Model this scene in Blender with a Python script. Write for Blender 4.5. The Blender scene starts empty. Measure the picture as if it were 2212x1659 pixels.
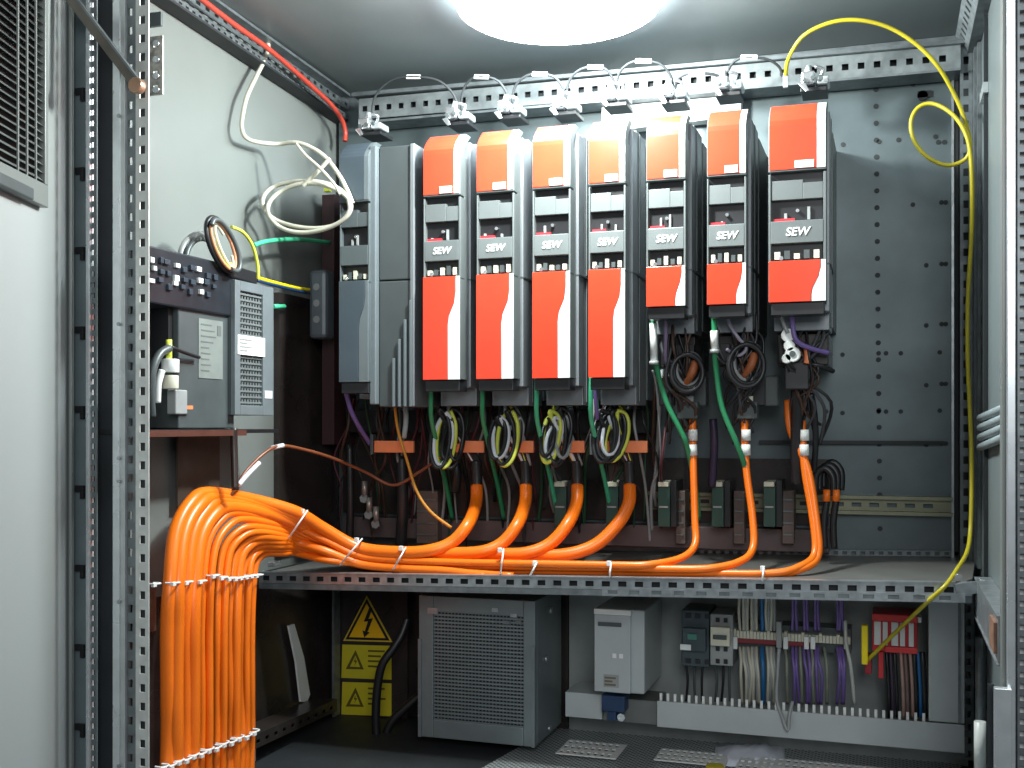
import bpy, math, random
from mathutils import Vector, Matrix
random.seed(7)
R = math.radians
scn = bpy.context.scene
COL = scn.collection
# ------------------------------------------------------------------ camera
PSI = R(18.6)                    # the camera is turned 18.6 degrees to the left of the cabinet's depth axis
F = 2417.0                       # focal length, in pixels of a 2212 wide picture
CU, HV = 1106.0, 920.0           # principal column, horizon row
cam_d = bpy.data.cameras.new('camera')
cam = bpy.data.objects.new('camera', cam_d); COL.objects.link(cam)
cam_d.sensor_width = 36; cam_d.lens = 36 * F / 2212
cam_d.shift_y = (HV - 829.5) / 2212
cam.location = (0, 0, 0); cam.rotation_euler = (R(90), 0, PSI)
cam_d.clip_start = 0.05; cam_d.clip_end = 60
scn.camera = cam
# ------------------------------------------------------------------ world, lamps, exposure
w = bpy.data.worlds.new('World'); scn.world = w; w.use_nodes = True
w.node_tree.nodes['Background'].inputs[0].default_value = (0.80, 0.92, 1.0, 1)
w.node_tree.nodes['Background'].inputs[1].default_value = 0.12
def area(name, loc, target, size, power, col, sy=None):
    d = bpy.data.lights.new(name, 'AREA'); d.size = size; d.energy = power; d.color = col
    if sy: d.shape = 'RECTANGLE'; d.size_y = sy
    o = bpy.data.objects.new(name, d); COL.objects.link(o); o.location = loc
    o.rotation_euler = (Vector(target) - Vector(loc)).to_track_quat('-Z', 'Y').to_euler()
    return o
# ceiling lights of the room behind the photographer
area('room_light', (0.45, -0.9, 0.75), (-0.6, 1.9, -0.15), 0.9, 25, (0.93, 0.98, 1.0), 0.9)
LAMP_POWER = 50
scn.view_settings.view_transform = 'Standard'; scn.view_settings.look = 'None'
scn.view_settings.exposure = 0; scn.view_settings.gamma = 1
scn.view_settings.use_curve_mapping = False

# ------------------------------------------------------------------ helpers
def ray(u, v):
    cx, cz = (u - CU) / F, (HV - v) / F
    return Vector((-math.sin(PSI) + math.cos(PSI) * cx, math.cos(PSI) + math.sin(PSI) * cx, cz))
def U(u, v, Y):
    d = ray(u, v); return d * (Y / d.y)
def UX(u, v, X):
    d = ray(u, v); return d * (X / d.x)
def UZ(u, v, Z):
    d = ray(u, v); return d * (Z / d.z)

MATS = {}
def mat(name, col, rough=0.5, metal=0.0, var=0.12, scale=30, bump=0.0, emit=None, spec=0.5, coat=0.0, trans=0.0):
    if name in MATS: return MATS[name]
    m = bpy.data.materials.new(name); m.use_nodes = True
    nt = m.node_tree; b = nt.nodes['Principled BSDF']
    b.inputs['Roughness'].default_value = rough; b.inputs['Metallic'].default_value = metal
    b.inputs['Specular IOR Level'].default_value = spec
    b.inputs['Coat Weight'].default_value = coat; b.inputs['Coat Roughness'].default_value = 0.15
    b.inputs['Transmission Weight'].default_value = trans
    c = (*col, 1)
    if emit:
        b.inputs['Emission Color'].default_value = c; b.inputs['Emission Strength'].default_value = emit
    if var > 0:
        tc = nt.nodes.new('ShaderNodeTexCoord'); n = nt.nodes.new('ShaderNodeTexNoise')
        n.inputs['Scale'].default_value = scale; n.inputs['Detail'].default_value = 6
        nt.links.new(tc.outputs['Object'], n.inputs['Vector'])
        r = nt.nodes.new('ShaderNodeValToRGB')
        r.color_ramp.elements[0].position = 0.3; r.color_ramp.elements[1].position = 0.7
        r.color_ramp.elements[0].color = (*[x * (1 - var) for x in col], 1)
        r.color_ramp.elements[1].color = (*[min(1, x * (1 + var)) for x in col], 1)
        nt.links.new(n.outputs['Fac'], r.inputs['Fac']); nt.links.new(r.outputs['Color'], b.inputs['Base Color'])
        mr = nt.nodes.new('ShaderNodeMapRange'); mr.inputs['To Min'].default_value = max(0.03, rough * 0.8)
        mr.inputs['To Max'].default_value = min(1, rough * 1.2)
        n2 = nt.nodes.new('ShaderNodeTexNoise'); n2.inputs['Scale'].default_value = scale * 0.4
        nt.links.new(tc.outputs['Object'], n2.inputs['Vector'])
        nt.links.new(n2.outputs['Fac'], mr.inputs['Value']); nt.links.new(mr.outputs['Result'], b.inputs['Roughness'])
        if bump:
            bp = nt.nodes.new('ShaderNodeBump'); bp.inputs['Strength'].default_value = bump
            bp.inputs['Distance'].default_value = 0.002
            nt.links.new(n.outputs['Fac'], bp.inputs['Height']); nt.links.new(bp.outputs['Normal'], b.inputs['Normal'])
    else:
        b.inputs['Base Color'].default_value = c
    MATS[name] = m; return m

class MB:
    """collects shapes into one mesh object"""
    def __init__(s): s.v = []; s.f = []; s.sm = []
    def add(s, vs, fs, smooth=False):
        n = len(s.v); s.v += [Vector(p) for p in vs]
        for f in fs: s.f.append([n + i for i in f]); s.sm.append(smooth)
        return s
    def box(s, x0, x1, y0, y1, z0, z1):
        if x0 > x1: x0, x1 = x1, x0
        if y0 > y1: y0, y1 = y1, y0
        if z0 > z1: z0, z1 = z1, z0
        vs = [(x, y, z) for x in (x0, x1) for y in (y0, y1) for z in (z0, z1)]
        return s.add(vs, [(0, 1, 3, 2), (4, 6, 7, 5), (0, 4, 5, 1), (2, 3, 7, 6), (0, 2, 6, 4), (1, 5, 7, 3)])
    def obox(s, c, a, b, d):
        c, a, b, d = Vector(c), Vector(a), Vector(b), Vector(d)
        if a.cross(b).dot(d) < 0: a = -a
        vs = [c + a * i + b * j + d * k for i in (-1, 1) for j in (-1, 1) for k in (-1, 1)]
        return s.add(vs, [(0, 1, 3, 2), (4, 6, 7, 5), (0, 4, 5, 1), (2, 3, 7, 6), (0, 2, 6, 4), (1, 5, 7, 3)])
    def slab(s, q, t):
        """quad q (4 points) given thickness vector t"""
        q = [Vector(p) for p in q]; t = Vector(t)
        if (q[1] - q[0]).cross(q[2] - q[1]).dot(t) > 0: q.reverse()
        n = len(q)
        vs = q + [p + t for p in q]
        fs = [list(range(n)), list(range(2 * n - 1, n - 1, -1))]
        for i in range(n):
            j = (i + 1) % n; fs.append([j, i, n + i, n + j])
        return s.add(vs, fs)
    def perf(s, p0, p1, wv, tv, pitch, hl=0.5, hw=0.45, off=0.0):
        """sheet strip p0->p1 of width vector wv and thickness vector tv with a row of real rectangular holes"""
        p0, p1, wv, tv = Vector(p0), Vector(p1), Vector(wv), Vector(tv)
        L = (p1 - p0).length; d = (p1 - p0) / L
        e = (1 - hw) / 2
        a, b = e + off, e - off
        s.slab([p0, p1, p1 + wv * a, p0 + wv * a], tv)
        s.slab([p0 + wv * (1 - b), p1 + wv * (1 - b), p1 + wv, p0 + wv], tv)
        n = int(L / pitch); g = pitch * (1 - hl); x = 0
        lo, hi = wv * a, wv * (1 - b)
        cuts = [0]
        for i in range(n):
            c0 = i * pitch + g / 2; c1 = c0 + pitch * hl
            s.slab([p0 + d * cuts[-1] + lo, p0 + d * c0 + lo, p0 + d * c0 + hi, p0 + d * cuts[-1] + hi], tv)
            cuts.append(c1)
        s.slab([p0 + d * cuts[-1] + lo, p1 + lo, p1 + hi, p0 + d * cuts[-1] + hi], tv)
        return s
    def cyl(s, c, axis, r, h, n=16, r2=None):
        c = Vector(c); ax = Vector(axis).normalized()
        t = ax.orthogonal().normalized(); b = ax.cross(t); r2 = r if r2 is None else r2
        vs = []
        for k, rr in ((0, r), (1, r2)):
            for i in range(n):
                a = 2 * math.pi * i / n
                vs.append(c + ax * h * k + (t * math.cos(a) + b * math.sin(a)) * rr)
        s.add(vs, [(i, (i + 1) % n, n + (i + 1) % n, n + i) for i in range(n)], True)
        nb = len(s.v) - 2 * n
        s.f.append([nb + i for i in range(n - 1, -1, -1)]); s.sm.append(False)
        s.f.append([nb + n + i for i in range(n)]); s.sm.append(False)
        return s
    def tube(s, pts, r, n=10, sub=6, closed=False):
        pts = [Vector(p) for p in pts]
        P = []
        m = len(pts)
        if m == 2 and not closed: P = pts
        else:
            rng = range(m) if closed else range(m - 1)
            for i in rng:
                if closed: a, b, c, d = pts[(i - 1) % m], pts[i], pts[(i + 1) % m], pts[(i + 2) % m]
                else: a, b, c, d = pts[max(i - 1, 0)], pts[i], pts[i + 1], pts[min(i + 2, m - 1)]
                for k in range(sub):
                    t = k / sub
                    P.append(0.5 * ((2 * b) + (c - a) * t + (2 * a - 5 * b + 4 * c - d) * t * t + (3 * b - a - 3 * c + d) * t ** 3))
            if not closed: P.append(pts[-1])
        N = len(P); vs = []; nrm = None
        for i in range(N):
            if closed: tan = (P[(i + 1) % N] - P[i - 1]).normalized()
            else: tan = (P[min(i + 1, N - 1)] - P[max(i - 1, 0)]).normalized()
            if nrm is None: nrm = tan.orthogonal().normalized()
            nrm = (nrm - tan * nrm.dot(tan)).normalized(); bn = tan.cross(nrm)
            for k in range(n):
                a = 2 * math.pi * k / n
                vs.append(P[i] + (nrm * math.cos(a) + bn * math.sin(a)) * r)
        fs = []
        for i in range(N if closed else N - 1):
            j = (i + 1) % N
            for k in range(n):
                fs.append((i * n + k, i * n + (k + 1) % n, j * n + (k + 1) % n, j * n + k))
        s.add(vs, fs, True)
        if not closed:
            nb = len(s.v) - N * n
            s.f.append([nb + k for k in range(n - 1, -1, -1)]); s.sm.append(False)
            s.f.append([nb + (N - 1) * n + k for k in range(n)]); s.sm.append(False)
        return s
    def build(s, name, m, parent=None, bevel=0.0):
        me = bpy.data.meshes.new(name)
        if parent is not None: org = wloc(parent)
        else:
            org = Vector((sum(p.x for p in s.v) / len(s.v), sum(p.y for p in s.v) / len(s.v), min(p.z for p in s.v)))
        me.from_pydata([p - org for p in s.v], [], s.f); me.update()
        for p, k in zip(me.polygons, s.sm): p.use_smooth = k
        me.materials.append(m)
        o = bpy.data.objects.new(name, me); COL.objects.link(o)
        if parent is not None: o.parent = parent
        else: o.location = org
        if bevel:
            bv = o.modifiers.new('bevel', 'BEVEL'); bv.width = bevel; bv.segments = 2; bv.limit_method = 'ANGLE'
            bv.angle_limit = R(40)
        return o
def wloc(o):
    v = Vector(o.location)
    while o.parent: o = o.parent; v += Vector(o.location)
    return v
def tag(o, label, cat, group=None):
    o['label'] = label; o['category'] = cat
    if group: o['group'] = group
    return o
def struct(o): o['kind'] = 'structure'; return o
def thing(name, loc, label, cat, group=None):
    o = bpy.data.objects.new(name, None); COL.objects.link(o); o.location = loc; o.empty_display_size = 0.02
    return tag(o, label, cat, group)
def text(name, s, loc, size, m, parent, rot=(R(90), 0, 0), shear=0.2, bold=0.0):
    c = bpy.data.curves.new(name, 'FONT'); c.body = s; c.size = size; c.extrude = 0.0004; c.shear = shear
    c.align_x = 'CENTER'; c.align_y = 'CENTER'; c.offset = bold
    t = bpy.data.objects.new(name + '_tmp', c); COL.objects.link(t)
    dg = bpy.context.evaluated_depsgraph_get()
    me = bpy.data.meshes.new_from_object(t.evaluated_get(dg))
    bpy.data.objects.remove(t)
    me.materials.clear(); me.materials.append(m)
    o = bpy.data.objects.new(name, me); COL.objects.link(o)
    o.parent = parent; o.location = Vector(loc) - wloc(parent); o.rotation_euler = rot
    return o

# ------------------------------------------------------------------ materials
paint = mat('cabinet grey paint', (0.15, 0.175, 0.18), 0.36, 0, 0.05, 8, 0.05)
paint_lt = mat('light grey enamel', (0.20, 0.215, 0.205), 0.30, 0, 0.05, 6, 0.04)
doorm = mat('door enamel', (0.36, 0.38, 0.375), 0.45, 0, 0.03, 5)
plate_m = mat('mounting plate zinc', (0.105, 0.132, 0.14), 0.40, 0.35, 0.12, 14, 0.05)
zinc = mat('galvanised steel', (0.42, 0.45, 0.47), 0.33, 0.75, 0.22, 60, 0.1)
zinc_d = mat('dull galvanised steel', (0.17, 0.19, 0.20), 0.42, 0.5, 0.25, 50, 0.1)
zinc_b = mat('bright aluminium', (0.68, 0.71, 0.73), 0.28, 0.6, 0.08, 40)
steel = mat('shiny screw steel', (0.75, 0.76, 0.78), 0.22, 0.9, 0.1, 60)
dark = mat('dark recess', (0.018, 0.021, 0.024), 0.6, 0, 0.1)
black = mat('black plastic', (0.014, 0.014, 0.016), 0.38, 0, 0.15)
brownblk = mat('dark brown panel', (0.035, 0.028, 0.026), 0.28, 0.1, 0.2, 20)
dgrey = mat('dark grey housing', (0.075, 0.088, 0.09), 0.40, 0.1, 0.12, 25)
mgrey = mat('grey drive plastic', (0.125, 0.138, 0.138), 0.38, 0, 0.05, 30)
lgrey = mat('side rail grey', (0.22, 0.235, 0.25), 0.30, 0.3, 0.08, 30)
slate = mat('slate blue cover', (0.055, 0.072, 0.088), 0.35, 0, 0.05, 30)
slate_l = mat('pale slate cover', (0.13, 0.15, 0.16), 0.35, 0, 0.05, 30)
redm = mat('red drive cover', (0.80, 0.052, 0.022), 0.24, 0, 0.04, 30, coat=0.25)
red_wash = mat('red drive cover', (0.83, 0.125, 0.025), 0.30, 0, 0.04, 30, coat=0.25)  # same cover red, made oranger here to carry the lamp's wash
white = mat('white plastic', (0.75, 0.76, 0.74), 0.35, 0, 0.04, 30)
cream = mat('cream plastic', (0.62, 0.60, 0.48), 0.45, 0, 0.08, 30)
orange = mat('orange cable jacket', (0.90, 0.175, 0.006), 0.36, 0, 0.08, 12, coat=0.06)
orange_d = mat('copper orange clamp', (0.85, 0.25, 0.10), 0.4, 0, 0.1)
yel = mat('yellow patch cord', (0.50, 0.41, 0.02), 0.4, 0, 0.08)
yel_b = mat('bright yellow plug', (0.85, 0.66, 0.01), 0.35, 0, 0.08)
yg = mat('yellow green wire', (0.62, 0.66, 0.08), 0.35, 0, 0.1)
grn = mat('green wire', (0.03, 0.26, 0.11), 0.4, 0, 0.1)
mint = mat('mint green wire', (0.06, 0.45, 0.24), 0.4, 0, 0.1)
pur = mat('violet wire', (0.17, 0.11, 0.33), 0.4, 0, 0.1)
blu = mat('blue wire', (0.015, 0.13, 0.33), 0.4, 0, 0.1)
nav = mat('navy plug', (0.01, 0.035, 0.10), 0.4, 0, 0.1)
beige = mat('beige cable', (0.52, 0.50, 0.41), 0.4, 0, 0.1)
wgrey = mat('grey wire', (0.30, 0.31, 0.31), 0.4, 0, 0.1)
wwht = mat('white wire', (0.68, 0.70, 0.74), 0.35, 0, 0.05)
pink = mat('dusty pink wire', (0.42, 0.26, 0.22), 0.4, 0, 0.1)
red_w = mat('red cord', (0.45, 0.05, 0.03), 0.4, 0, 0.1)
crim = mat('crimson module', (0.62, 0.03, 0.04), 0.35, 0, 0.05)
signy = mat('amber warning sign', (0.95, 0.52, 0.01), 0.4, 0, 0.05)
stick = mat('yellow sticker', (0.55, 0.47, 0.02), 0.45, 0, 0.05)
stick_i = mat('sticker ink', (0.11, 0.08, 0.01), 0.5, 0, 0)
tie = mat('white cable tie', (0.80, 0.80, 0.78), 0.35, 0, 0.03)
boxgrey = mat('blue grey steel box', (0.21, 0.25, 0.26), 0.38, 0.4, 0.08, 20)
psu = mat('silver grey casing', (0.45, 0.48, 0.49), 0.38, 0.2, 0.04, 20)
duct = mat('grey trunking plastic', (0.44, 0.47, 0.48), 0.45, 0, 0.05, 15)
dgreen = mat('dark green relay', (0.03, 0.07, 0.055), 0.35, 0, 0.1)
rust = mat('rusty steel', (0.28, 0.15, 0.10), 0.6, 0.3, 0.3, 80)

XL, XR, YB, ZC, ZF = -1.10, 0.145, 2.13, 0.692, -0.59
YP = 2.10

# ================================================================== THE SETTING
def wallm(): pass
# cabinet back, sides, roof, floor
struct(MB().box(XL - .02, XR + .02, YB, YB + .01, ZF, ZC).build('rear_wall', zinc_d))
struct(MB().box(XL - .01, XL, 1.40, YB - .001, -0.27, ZC + .04).build('left_wall', paint_lt))
lplate = mat('lower plate zinc', (.30, .32, .31), .4, .2, .08)
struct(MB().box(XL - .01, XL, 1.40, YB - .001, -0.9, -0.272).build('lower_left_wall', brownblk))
struct(MB().box(XR, XR + .01, 1.46, YB - .001, -0.9, ZC + .04).build('right_wall', paint))
ce = MB().slab([(XL - .02, 1.2, ZC + .03), (XR + .05, 1.2, ZC + .03), (XR + .05, YB + .02, ZC), (XL - .02, YB + .02, ZC)], (0, 0, .01))
struct(ce.build('ceiling', paint))
# floor of perforated sheet: the punched pattern is procedural
pf = bpy.data.materials.new('perforated floor sheet'); pf.use_nodes = True
nt = pf.node_tree; bs = nt.nodes['Principled BSDF']
tc = nt.nodes.new('ShaderNodeTexCoord'); vo = nt.nodes.new('ShaderNodeTexVoronoi')
mp = nt.nodes.new('ShaderNodeMapping'); mp.inputs['Scale'].default_value = (120, 120, 0); mp.inputs['Rotation'].default_value = (0, 0, R(45))
vo.inputs['Randomness'].default_value = 0; vo.inputs['Scale'].default_value = 1; vo.voronoi_dimensions = '2D'
nt.links.new(tc.outputs['Object'], mp.inputs[0]); nt.links.new(mp.outputs[0], vo.inputs['Vector'])
gt = nt.nodes.new('ShaderNodeMath'); gt.operation = 'GREATER_THAN'; gt.inputs[1].default_value = 0.33
nt.links.new(vo.outputs['Distance'], gt.inputs[0])
mx = nt.nodes.new('ShaderNodeMix'); mx.data_type = 'RGBA'
mx.inputs[6].default_value = (0.008, 0.009, 0.01, 1); mx.inputs[7].default_value = (0.50, 0.54, 0.55, 1)
nt.links.new(gt.outputs[0], mx.inputs[0]); nt.links.new(mx.outputs[2], bs.inputs['Base Color'])
bs.inputs['Metallic'].default_value = 0.3; bs.inputs['Roughness'].default_value = 0.3
struct(MB().box(XL, XR + .03, 1.3, YB, ZF - .01, ZF).build('floor', dark))

# mounting plate behind the drives, with its punched holes
mpt = thing('mounting_plate', (-.48, YP, -.24), 'large grey zinc mounting plate with rows of punched holes behind the drives', 'mounting plate')
pr = U(2060, 500, YP).x
MB().box(XL + .012, pr, YP, YP + .004, -0.232, .655).build('plate', plate_m, mpt)
MB().box(pr - .004, pr, YP - .012, YP - .0005, -0.232, .655).build('folded_edge', zinc, mpt)
hm = MB()
def hole(u, v, w=9, h=7):
    p = U(u, v, YP - .0012); k = p.length / F
    hm.cyl((p.x, YP - .0014, p.z), (0, 1, 0), w * k * .52, .0018, 10)
for i in range(27):
    v = 185 + i * 36.5
    hole(1892 + i * .35, v + 8, 10, 9)
for v in (360, 438, 570, 757, 830, 885): 
    pass
for v0 in (570, 700, 829, 958):
    hole(2001, v0 + 3); hole(2034, v0); hole(2043, v0)
for v0 in (763, 889):
    hole(1820, v0 + 3); hole(1898, v0); hole(1914, v0); hole(1946, v0); hole(2030, v0 - 2)
hole(1785, 889); hole(1821, 312); hole(1899, 306); hole(1941, 302); hole(2021, 295); hole(2027, 307); hole(2040, 307); hole(2034, 437); hole(2043, 437); hole(1972, 182); hole(1972, 442)
hm.build('punched_pattern', dark, mpt)
MB().cyl(U(1993, 206, YP - .004), (0, 1, 0), .009, .004).box(U(1982, 206, YP).x, U(2012, 206, YP).x, YP - .004, YP - .0005, U(1990, 212, YP).z, U(1990, 198, YP).z).build('cable_hole', black, mpt)
# lower mounting plate
lmp = thing('lower_mounting_plate', (-.48, 2.08, -.6), 'grey mounting plate of the lower compartment behind the terminals', 'mounting plate')
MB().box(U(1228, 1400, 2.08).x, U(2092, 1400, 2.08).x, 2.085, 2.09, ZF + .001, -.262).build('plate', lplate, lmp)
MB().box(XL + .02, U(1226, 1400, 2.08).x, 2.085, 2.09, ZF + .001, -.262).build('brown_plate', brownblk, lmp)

# groove line and DIN rail on the plate
tag(MB().box(U(1640, 955, 2.09).x, U(2040, 955, 2.09).x, 2.088, 2.0985, U(1900, 960, 2.09).z, U(1900, 952, 2.09).z).build('wire_bar', dark), 'thin dark horizontal rod across the bare mounting plate', 'rod')
dr = thing('din_rail', U(1930, 1110, 2.08), 'empty cream coloured slotted rail at lower right of mounting plate', 'rail')
z0, z1 = U(1930, 1113, 2.08).z, U(1930, 1072, 2.08).z
x0, x1 = U(1400, 1090, 2.08).x, U(2058, 1090, 2.08).x
MB().box(x0, x1, 2.078, 2.0975, z1 - .006, z1).box(x0, x1, 2.078, 2.0975, z0, z0 + .006).build('flange', mat('yellow zinc', (0.22, 0.22, 0.15), .4, .5, .1), dr)
MB().perf((x0, 2.09, z0 + .0065), (x1, 2.09, z0 + .0065), (0, 0, z1 - z0 - .013), (0, .002, 0), .03, .55, .35).build('web', mat('yellow zinc', (0.42, 0.42, 0.30)), dr)

# ================================================================== FRAME OF THE CABINET
fr = thing('electrical_cabinet', (-.5, 1.4, ZF), 'open electrical cabinet with perforated steel posts, rails and light grey door', 'cabinet')
# front left post: a folded profile, seen as a row of vertical bands
def vband(u0, u1, Y, m, name='post_profile', z0=-.75, z1=.80, th=.004, depth=None, par=fr, bev=0.0006):
    a, b = U(u0, 900, Y).x, U(u1, 900, Y).x
    return MB().box(a, b, Y, Y + (depth or th), z0, z1).build(name, m, par, bev)
Y0 = 1.33
vband(144, 151, Y0 - .004, paint_lt, depth=.02)
vband(151, 162, Y0 + .016, dark)
# hooked strip
a, b = U(160, 900, Y0 + .006).x, U(185, 900, Y0 + .006).x
mb = MB().box(a, b, Y0 + .006, Y0 + .009, -.75, .80); mb.build('hook_strip', mat('blue grey strip', (.16, .20, .215), .4, .2, .1), fr)
for k in range(9):
    v = 200 + 171.5 * k
    if v > 1680: break
    p = U(173, v, Y0 + .004)
    MB().box(p.x - .007, p.x + .008, Y0 + .001, Y0 + .0055, p.z - .003, p.z + .006).box(p.x + .002, p.x + .008, Y0 + .001, Y0 + .0055, p.z - .013, p.z - .0031).build('hook', black, fr)
vband(185, 193, Y0, zinc_b, depth=.010)
mb = MB().perf((U(193, 900, Y0 + .004).x, Y0 + .004, -.75), (U(193, 900, Y0 + .004).x, Y0 + .004, .80), (U(209, 900, Y0 + .004).x - U(193, 900, Y0 + .004).x, 0, 0), (0, .002, 0), .0155, .5, .45)
mb.build('perforated_strip', mat('dull dark strip', (.11, .13, .135), .6, 0, .15), fr)
vband(209, 244, Y0 + .030, dark, 'door_seal', depth=.02)
vband(192, 210, Y0 + .030, dark, 'post_profile', depth=.003)
vband(243, 258, Y0 - .002, zinc_b, depth=.012); vband(258, 270, Y0 + .000, mat('satin zinc', (.50, .52, .52), .35, .5, .1, 40), depth=.012)
for v in (250, 700, 990, 1040, 1300, 1655):
    p = U(256, v, Y0 - .003); MB().cyl((p.x, Y0 - .004, p.z), (0, 1, 0), .0028, .002, 10).build('rivet', zinc, fr)
x = U(270, 900, Y0 + .004).x; x2 = U(293, 900, Y0 + .004).x
MB().perf((x, Y0 + .004, -.75), (x, Y0 + .004, .80), (x2 - x, 0, 0), (0, .002, 0), .0265, .42, .42, .05).build('perforated_strip', zinc_d, fr)
MB().box(x, x2, Y0 + .02, Y0 + .022, -.75, .8).build('post_profile', zinc, fr)
x = U(293, 900, Y0).x; x2 = U(321, 900, Y0).x
mb = MB().perf((x, Y0, -.75), (x, Y0, .80), (x2 - x, 0, 0), (0, .002, 0), .0262, .44, .42, .02)
mb.build('perforated_flange', mat('pale zinc', (.56, .57, .55), .42, .3, .12, 60), fr)
vband(294, 317, Y0 + .012, dark, 'post_profile', depth=.004)
# back edge behind post
# rear top rail with holes
def hrail(u0, v0, u1, v1, hv0, hv1, Y, m, pitch=.0265, hl=.42, hw=.28, name='rail', depth=.03, off=0):
    a, b = U(u0, v0, Y), U(u1, v1, Y)
    h = (a.z - U(u0, v0 + hv0, Y).z)
    mb = MB().perf(a, b, (0, 0, -h), (0, .002, 0), pitch, hl, hw, off)
    mb.slab([a + Vector((0, .0025, 0)), b + Vector((0, .0025, 0)), b + Vector((0, depth, 0)), a + Vector((0, depth, 0))], (0, 0, -.002))
    lo = Vector((0, .0025, -h + .002))
    mb.slab([a + lo, b + lo, b + lo + Vector((0, depth, 0)), a + lo + Vector((0, depth, 0))], (0, 0, .002))
    return mb.build(name, m, fr)
hrail(775, 214, 2075, 97, 44, 44, 2.04, mat('mid zinc', (.19, .21, .215), .45, .35, .2, 60), hw=.27, name='rear_top_rail')
MB().slab([U(775, 214, 2.055), U(2075, 97, 2.055), U(2075, 140, 2.055), U(775, 257, 2.055)], (0, .002, 0)).build('rail_backing', dark, fr)
# lips above and below it
MB().slab([U(760, 200, 2.03), U(2085, 84, 2.03), U(2085, 92, 2.03), U(760, 208, 2.03)], (0, .06, 0)).build('rail_lip', zinc_d, fr)
MB().slab([U(775, 262, 2.03), U(2075, 146, 2.03), U(2075, 151, 2.03), U(775, 267, 2.03)], (0, .06, 0)).build('rail_lip', zinc_d, fr)
# rear right post
x, x2 = U(2074, 700, 2.05).x, U(2101, 700, 2.05).x
MB().perf((x, 2.05, -.235), (x, 2.05, .66), (x2 - x, 0, 0), (0, .002, 0), .0272, .48, .42, -.03).build('rear_post', zinc_d, fr)
MB().box(x, x2, 2.065, 2.07, -.235, .66).build('post_profile', dark, fr)
MB().box(x2 + .0005, x2 + .012, 2.02, 2.07, -.235, .66).build('post_profile', zinc_d, fr)
MB().box(pr + .0005, x - .0005, 2.09, 2.094, -.235, .66).build('gap_cover', dark, fr)
# left top depth rail (perforated) and its lips, following the left wall
def wrail(ua, va, ub, vb, h, X, m, name, pitch=.0265):
    a, b = UX(ua, va, X), UX(ub, vb, X)
    return MB().perf(a, b, (0, 0, h), (.002, 0, 0), pitch, .45, .3).build(name, m, fr)
wrail(395, 0, 752, 240, .022, XL + .020, zinc_d, 'side_top_rail')
wrail(350, -10, 752, 262, .012, XL + .032, zinc_d, 'side_top_rail', .018)
a, b = UX(360, -10, XL + .035), UX(752, 258, XL + .035)
MB().slab([a, b, b - Vector((0, 0, .004)), a - Vector((0, 0, .004))], (-.03, 0, 0)).build('rail_lip', dark, fr)
a, b = UX(460, -10, XL + .045), UX(757, 203, XL + .045)
MB().slab([a, b, b - Vector((0, 0, .005)), a - Vector((0, 0, .005))], (-.04, 0, 0)).build('rail_lip', zinc_d, fr)
# right top depth rail
x, x2 = XR - .038, XR - .018
MB().perf((XR - .036, 1.48, ZC - .022), (XR - .036, 2.06, ZC - .022), (.018, 0, -.03), (.0, .0, -.002), .0265, .45, .4).build('side_top_rail', zinc, fr)
MB().box(XR - .018, XR - .001, 1.48, 2.08, ZC - .058, ZC - .05).build('rail_lip', zinc_d, fr)
# front right post
Y1 = 1.40
vband(2176, 2194, Y1, zinc_b, depth=.03, z0=-.75); vband(2165, 2176, Y1 + .012, paint_lt, depth=.03, z0=-.75)
vband(2194, 2200, Y1 + .006, zinc_d, depth=.03, z0=-.75)
x, x2 = U(2198, 700, Y1 - .003).x, U(2224, 700, Y1 - .003).x
MB().perf((x, Y1 - .003, -.75), (x, Y1 - .003, .80), (x2 - x, 0, 0), (0, .002, 0), .0135, .5, .62).build('perforated_strip', zinc_d, fr)
MB().box(x + .002, x2 + .03, Y1 + .01, Y1 + .012, -.75, .80).build('post_profile', white, fr)
MB().box(x2 + .0005, x2 + .06, Y1 - .01, Y1 + .008, -.75, .80).build('post_profile', zinc, fr)
# vertical folds of the right wall
for Yg, ww, m_ in ((1.86, .006, dark), (1.99, .02, zinc_d)):
    MB().box(XR - .006, XR - .0005, Yg, Yg + ww, -.235, ZC - .06).build('wall_fold', m_, fr)
# middle shelf and front cross rail
ys = 1.78
FL, FRr = U(560, 1238, ys), U(2100, 1262, ys)
sh = MB().slab([FL + Vector((0, .012, -.001)), FRr + Vector((0, .012, -.001)), Vector((XR - .002, 2.098, -.228)), Vector((XL + .1, 2.098, -.248))], (0, 0, -.003))
sh.build('shelf_sheet', mat('brownish grey sheet', (.16, .155, .145), .45, .3, .08, 20), fr)
h = FL.z - U(560, 1259, ys).z
mb = MB().perf(FL, FRr, (0, 0, -h), (0, .002, 0), .0275, .5, .5)
mb.slab([FL + Vector((0, -.001, .0025)), FRr + Vector((0, -.001, .0025)), FRr + Vector((0, .013, .0025)), FL + Vector((0, .013, .0025))], (0, 0, -.002))
mb.build('cross_rail', zinc, fr)
lo = Vector((0, 0, -h - .0005))
MB().slab([FL + lo, FRr + lo, FRr + lo + Vector((0, 0, -.010)), FL + lo + Vector((0, 0, -.010))], (0, .02, 0)).build('cross_rail_lip', zinc_d, fr)
MB().slab([FL + Vector((0, .012, -.004)), FRr + Vector((0, .012, -.004)), FRr + Vector((0, .012, -h)), FL + Vector((0, .012, -h))], (0, .003, 0)).build('rail_backing', dark, fr)
# lower row of oblong slots on the right half of the rail
a = U(1300, 1270, ys - .006); b = U(2085, 1283, ys - .006)
MB().perf(a, b, (0, 0, -.013), (0, .002, 0), .036, .45, .5).build('slotted_strip', zinc, fr)
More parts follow.
